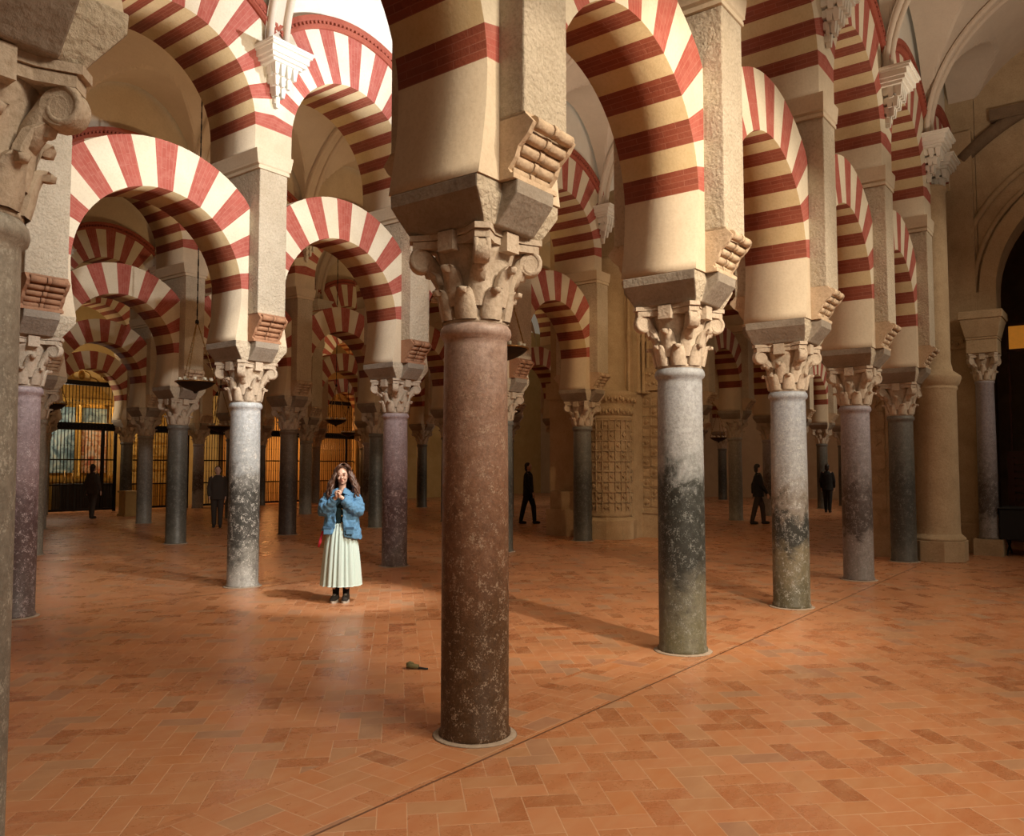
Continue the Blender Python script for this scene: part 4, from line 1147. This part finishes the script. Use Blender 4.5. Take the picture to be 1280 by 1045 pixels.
# floodlights on the cornices, thrown across the naves, with added soft fills among them
spot(W(0, .98, .62, 6.25), (-2.0, 10.3, .5), 1650, (1, .98, .94), 22, .7, .07)          # onto the woman
spot(W(-1, .2, .62, 6.25), W(0, 1.15, 0, 3.0), 2100, WARM, 50, .5, .06)
spot(W(-1, .1, .62, 6.25), W(0, .2, 0, 2.2), 1100, WARM, 80, .7, .8)  # broad soft fill, added to light the rest of the near arcade
spot(W(-1, .3, .62, 6.25), W(0, 0, 0, 3.3), 700, WARM, 17, .5, .05)
spot(W(-1, -.6, 1.2, 6.3), W(0, -.2, -2.0, 0), 750, WARM, 95, .9, .8)  # added fill for the foreground floor, no fixture here
spot(W(-1, 1.6, .8, 6.3), W(0, 1.6, -2.2, 0), 420, WARM, 95, .9, .8)  # second added floor fill, further along the near nave
spot(W(-1, 2.2, .62, 6.25), W(0, 2.2, -.2, 2.8), 700, WARM, 80, .7, .15)
spot(W(-1, 3.6, .62, 6.25), W(0, 3.8, -.2, 3.2), 500, WARM, 70, .8, .15)
spot(W(0, 1.02, .62, 6.3), W(1, 1.1, -.3, 4.3), 1300, COOL, 70, .8, .07)
spot(W(0, .0, .62, 6.3), W(1, .2, -.3, 4.1), 800, COOL, 70, .8, .07)
spot(W(0, 1.9, 1.2, 6.3), W(1, 1.2, -.6, 8.6), 1700, (.88,.95,1), 55, .8, .07)
spot(W(0, 3.0, .62, 6.3), W(1, 4.6, -.6, 2.5), 500, AMB, 70, .8, .07)
spot(W(1, .98, .62, 6.2), (-7.6, 14.7, 0), 320, COOL, 13, .8, .05)
for (i, k, e, cc) in ((1, 1, 60, AMB), (1, 3, 60, AMB), (2, 2, 60, AMB), (2, 5, 70, AMB), (3, 4, 70, AMB), (1, 8, 260, WARM), (2, 9, 260, WARM), (0, 9, 500, WARM)):
    spot(W(i, k+.02, .62, 6.25), W(i+1, k, -.3, 3.2), e, cc, 90, .8, .1)
# added fill spots in mid-air along the naves, turned up to brighten the vaults
for (i, k, e, cc) in ((-.5, 0, 330, WARM), (-.5, 2.5, 270, WARM), (.5, 0, 260, WARM), (.5, 2, 260, WARM), (.5, 4, 130, WARM), (1.5, 1.0, 120, AMB), (1.5, 3, 120, AMB), (1.5, 5, 90, AMB), (2.5, 3, 110, AMB), (2.5, 6, 130, AMB), (1.5, 7, 130, AMB), (.5, 7.5, 130, AMB), (.5, 10, 420, WARM), (1.5, 10, 380, WARM), (.5, 12, 260, WARM), (3.5, 4, 120, AMB), (3.5, 6.5, 180, AMB)):
    p_ = W(i, k+.5, 0, 5.4); spot(p_, p_+Vector((0,0,3)), e, cc, 165, .6, .3)
# inside the chapels
point(W(4, 3.4, 1.7, 3.6), 120, (1, .86, .66), .2); point(W(4, 4.5, 1.7, 3.4), 60, (1, .66, .30), .2)
point(W(4, 5.6, 1.7, 3.0), 10, (1, .62, .25), .2); point(W(4, 6.6, 1.9, 2.6), 60, (1, .42, .13), .2); point(W(4, 7.5, 1.9, 2.6), 110, (1, .45, .15), .2)
wd = bpy.data.worlds.new('world'); bpy.context.scene.world = wd; wd.use_nodes = True
wd.node_tree.nodes['Background'].inputs[0].default_value = (1, .80, .58, 1)
wd.node_tree.nodes['Background'].inputs[1].default_value = .15

# ------------------------------------------------------------------ camera
cd = bpy.data.cameras.new('camera'); cam = bpy.data.objects.new('camera', cd); C.objects.link(cam)
cd.sensor_fit = 'HORIZONTAL'; cd.sensor_width = 36; cd.lens = 36*1033.2/1280
cd.clip_start = .05; cd.clip_end = 300
cam.location = (0, 0, 1.65); cam.rotation_euler = (pi/2 + .05836, 0, 0)
sc = bpy.context.scene; sc.camera = cam
sc.view_settings.view_transform = 'Standard'; sc.view_settings.look = 'None'; sc.view_settings.gamma = 1; sc.view_settings.exposure = .12
sc.view_settings.use_curve_mapping = False
sc.cycles.max_bounces = 6; sc.cycles.diffuse_bounces = 4; sc.cycles.glossy_bounces = 3
sc.cycles.sample_clamp_indirect = 4
# turn the whole place so that the arcades run along the world axes
bpy.context.view_layer.update()
RZ = Matrix.Rotation(-PHI, 4, 'Z')
for o in list(sc.objects):
    if o.parent is None: o.matrix_world = RZ @ o.matrix_world
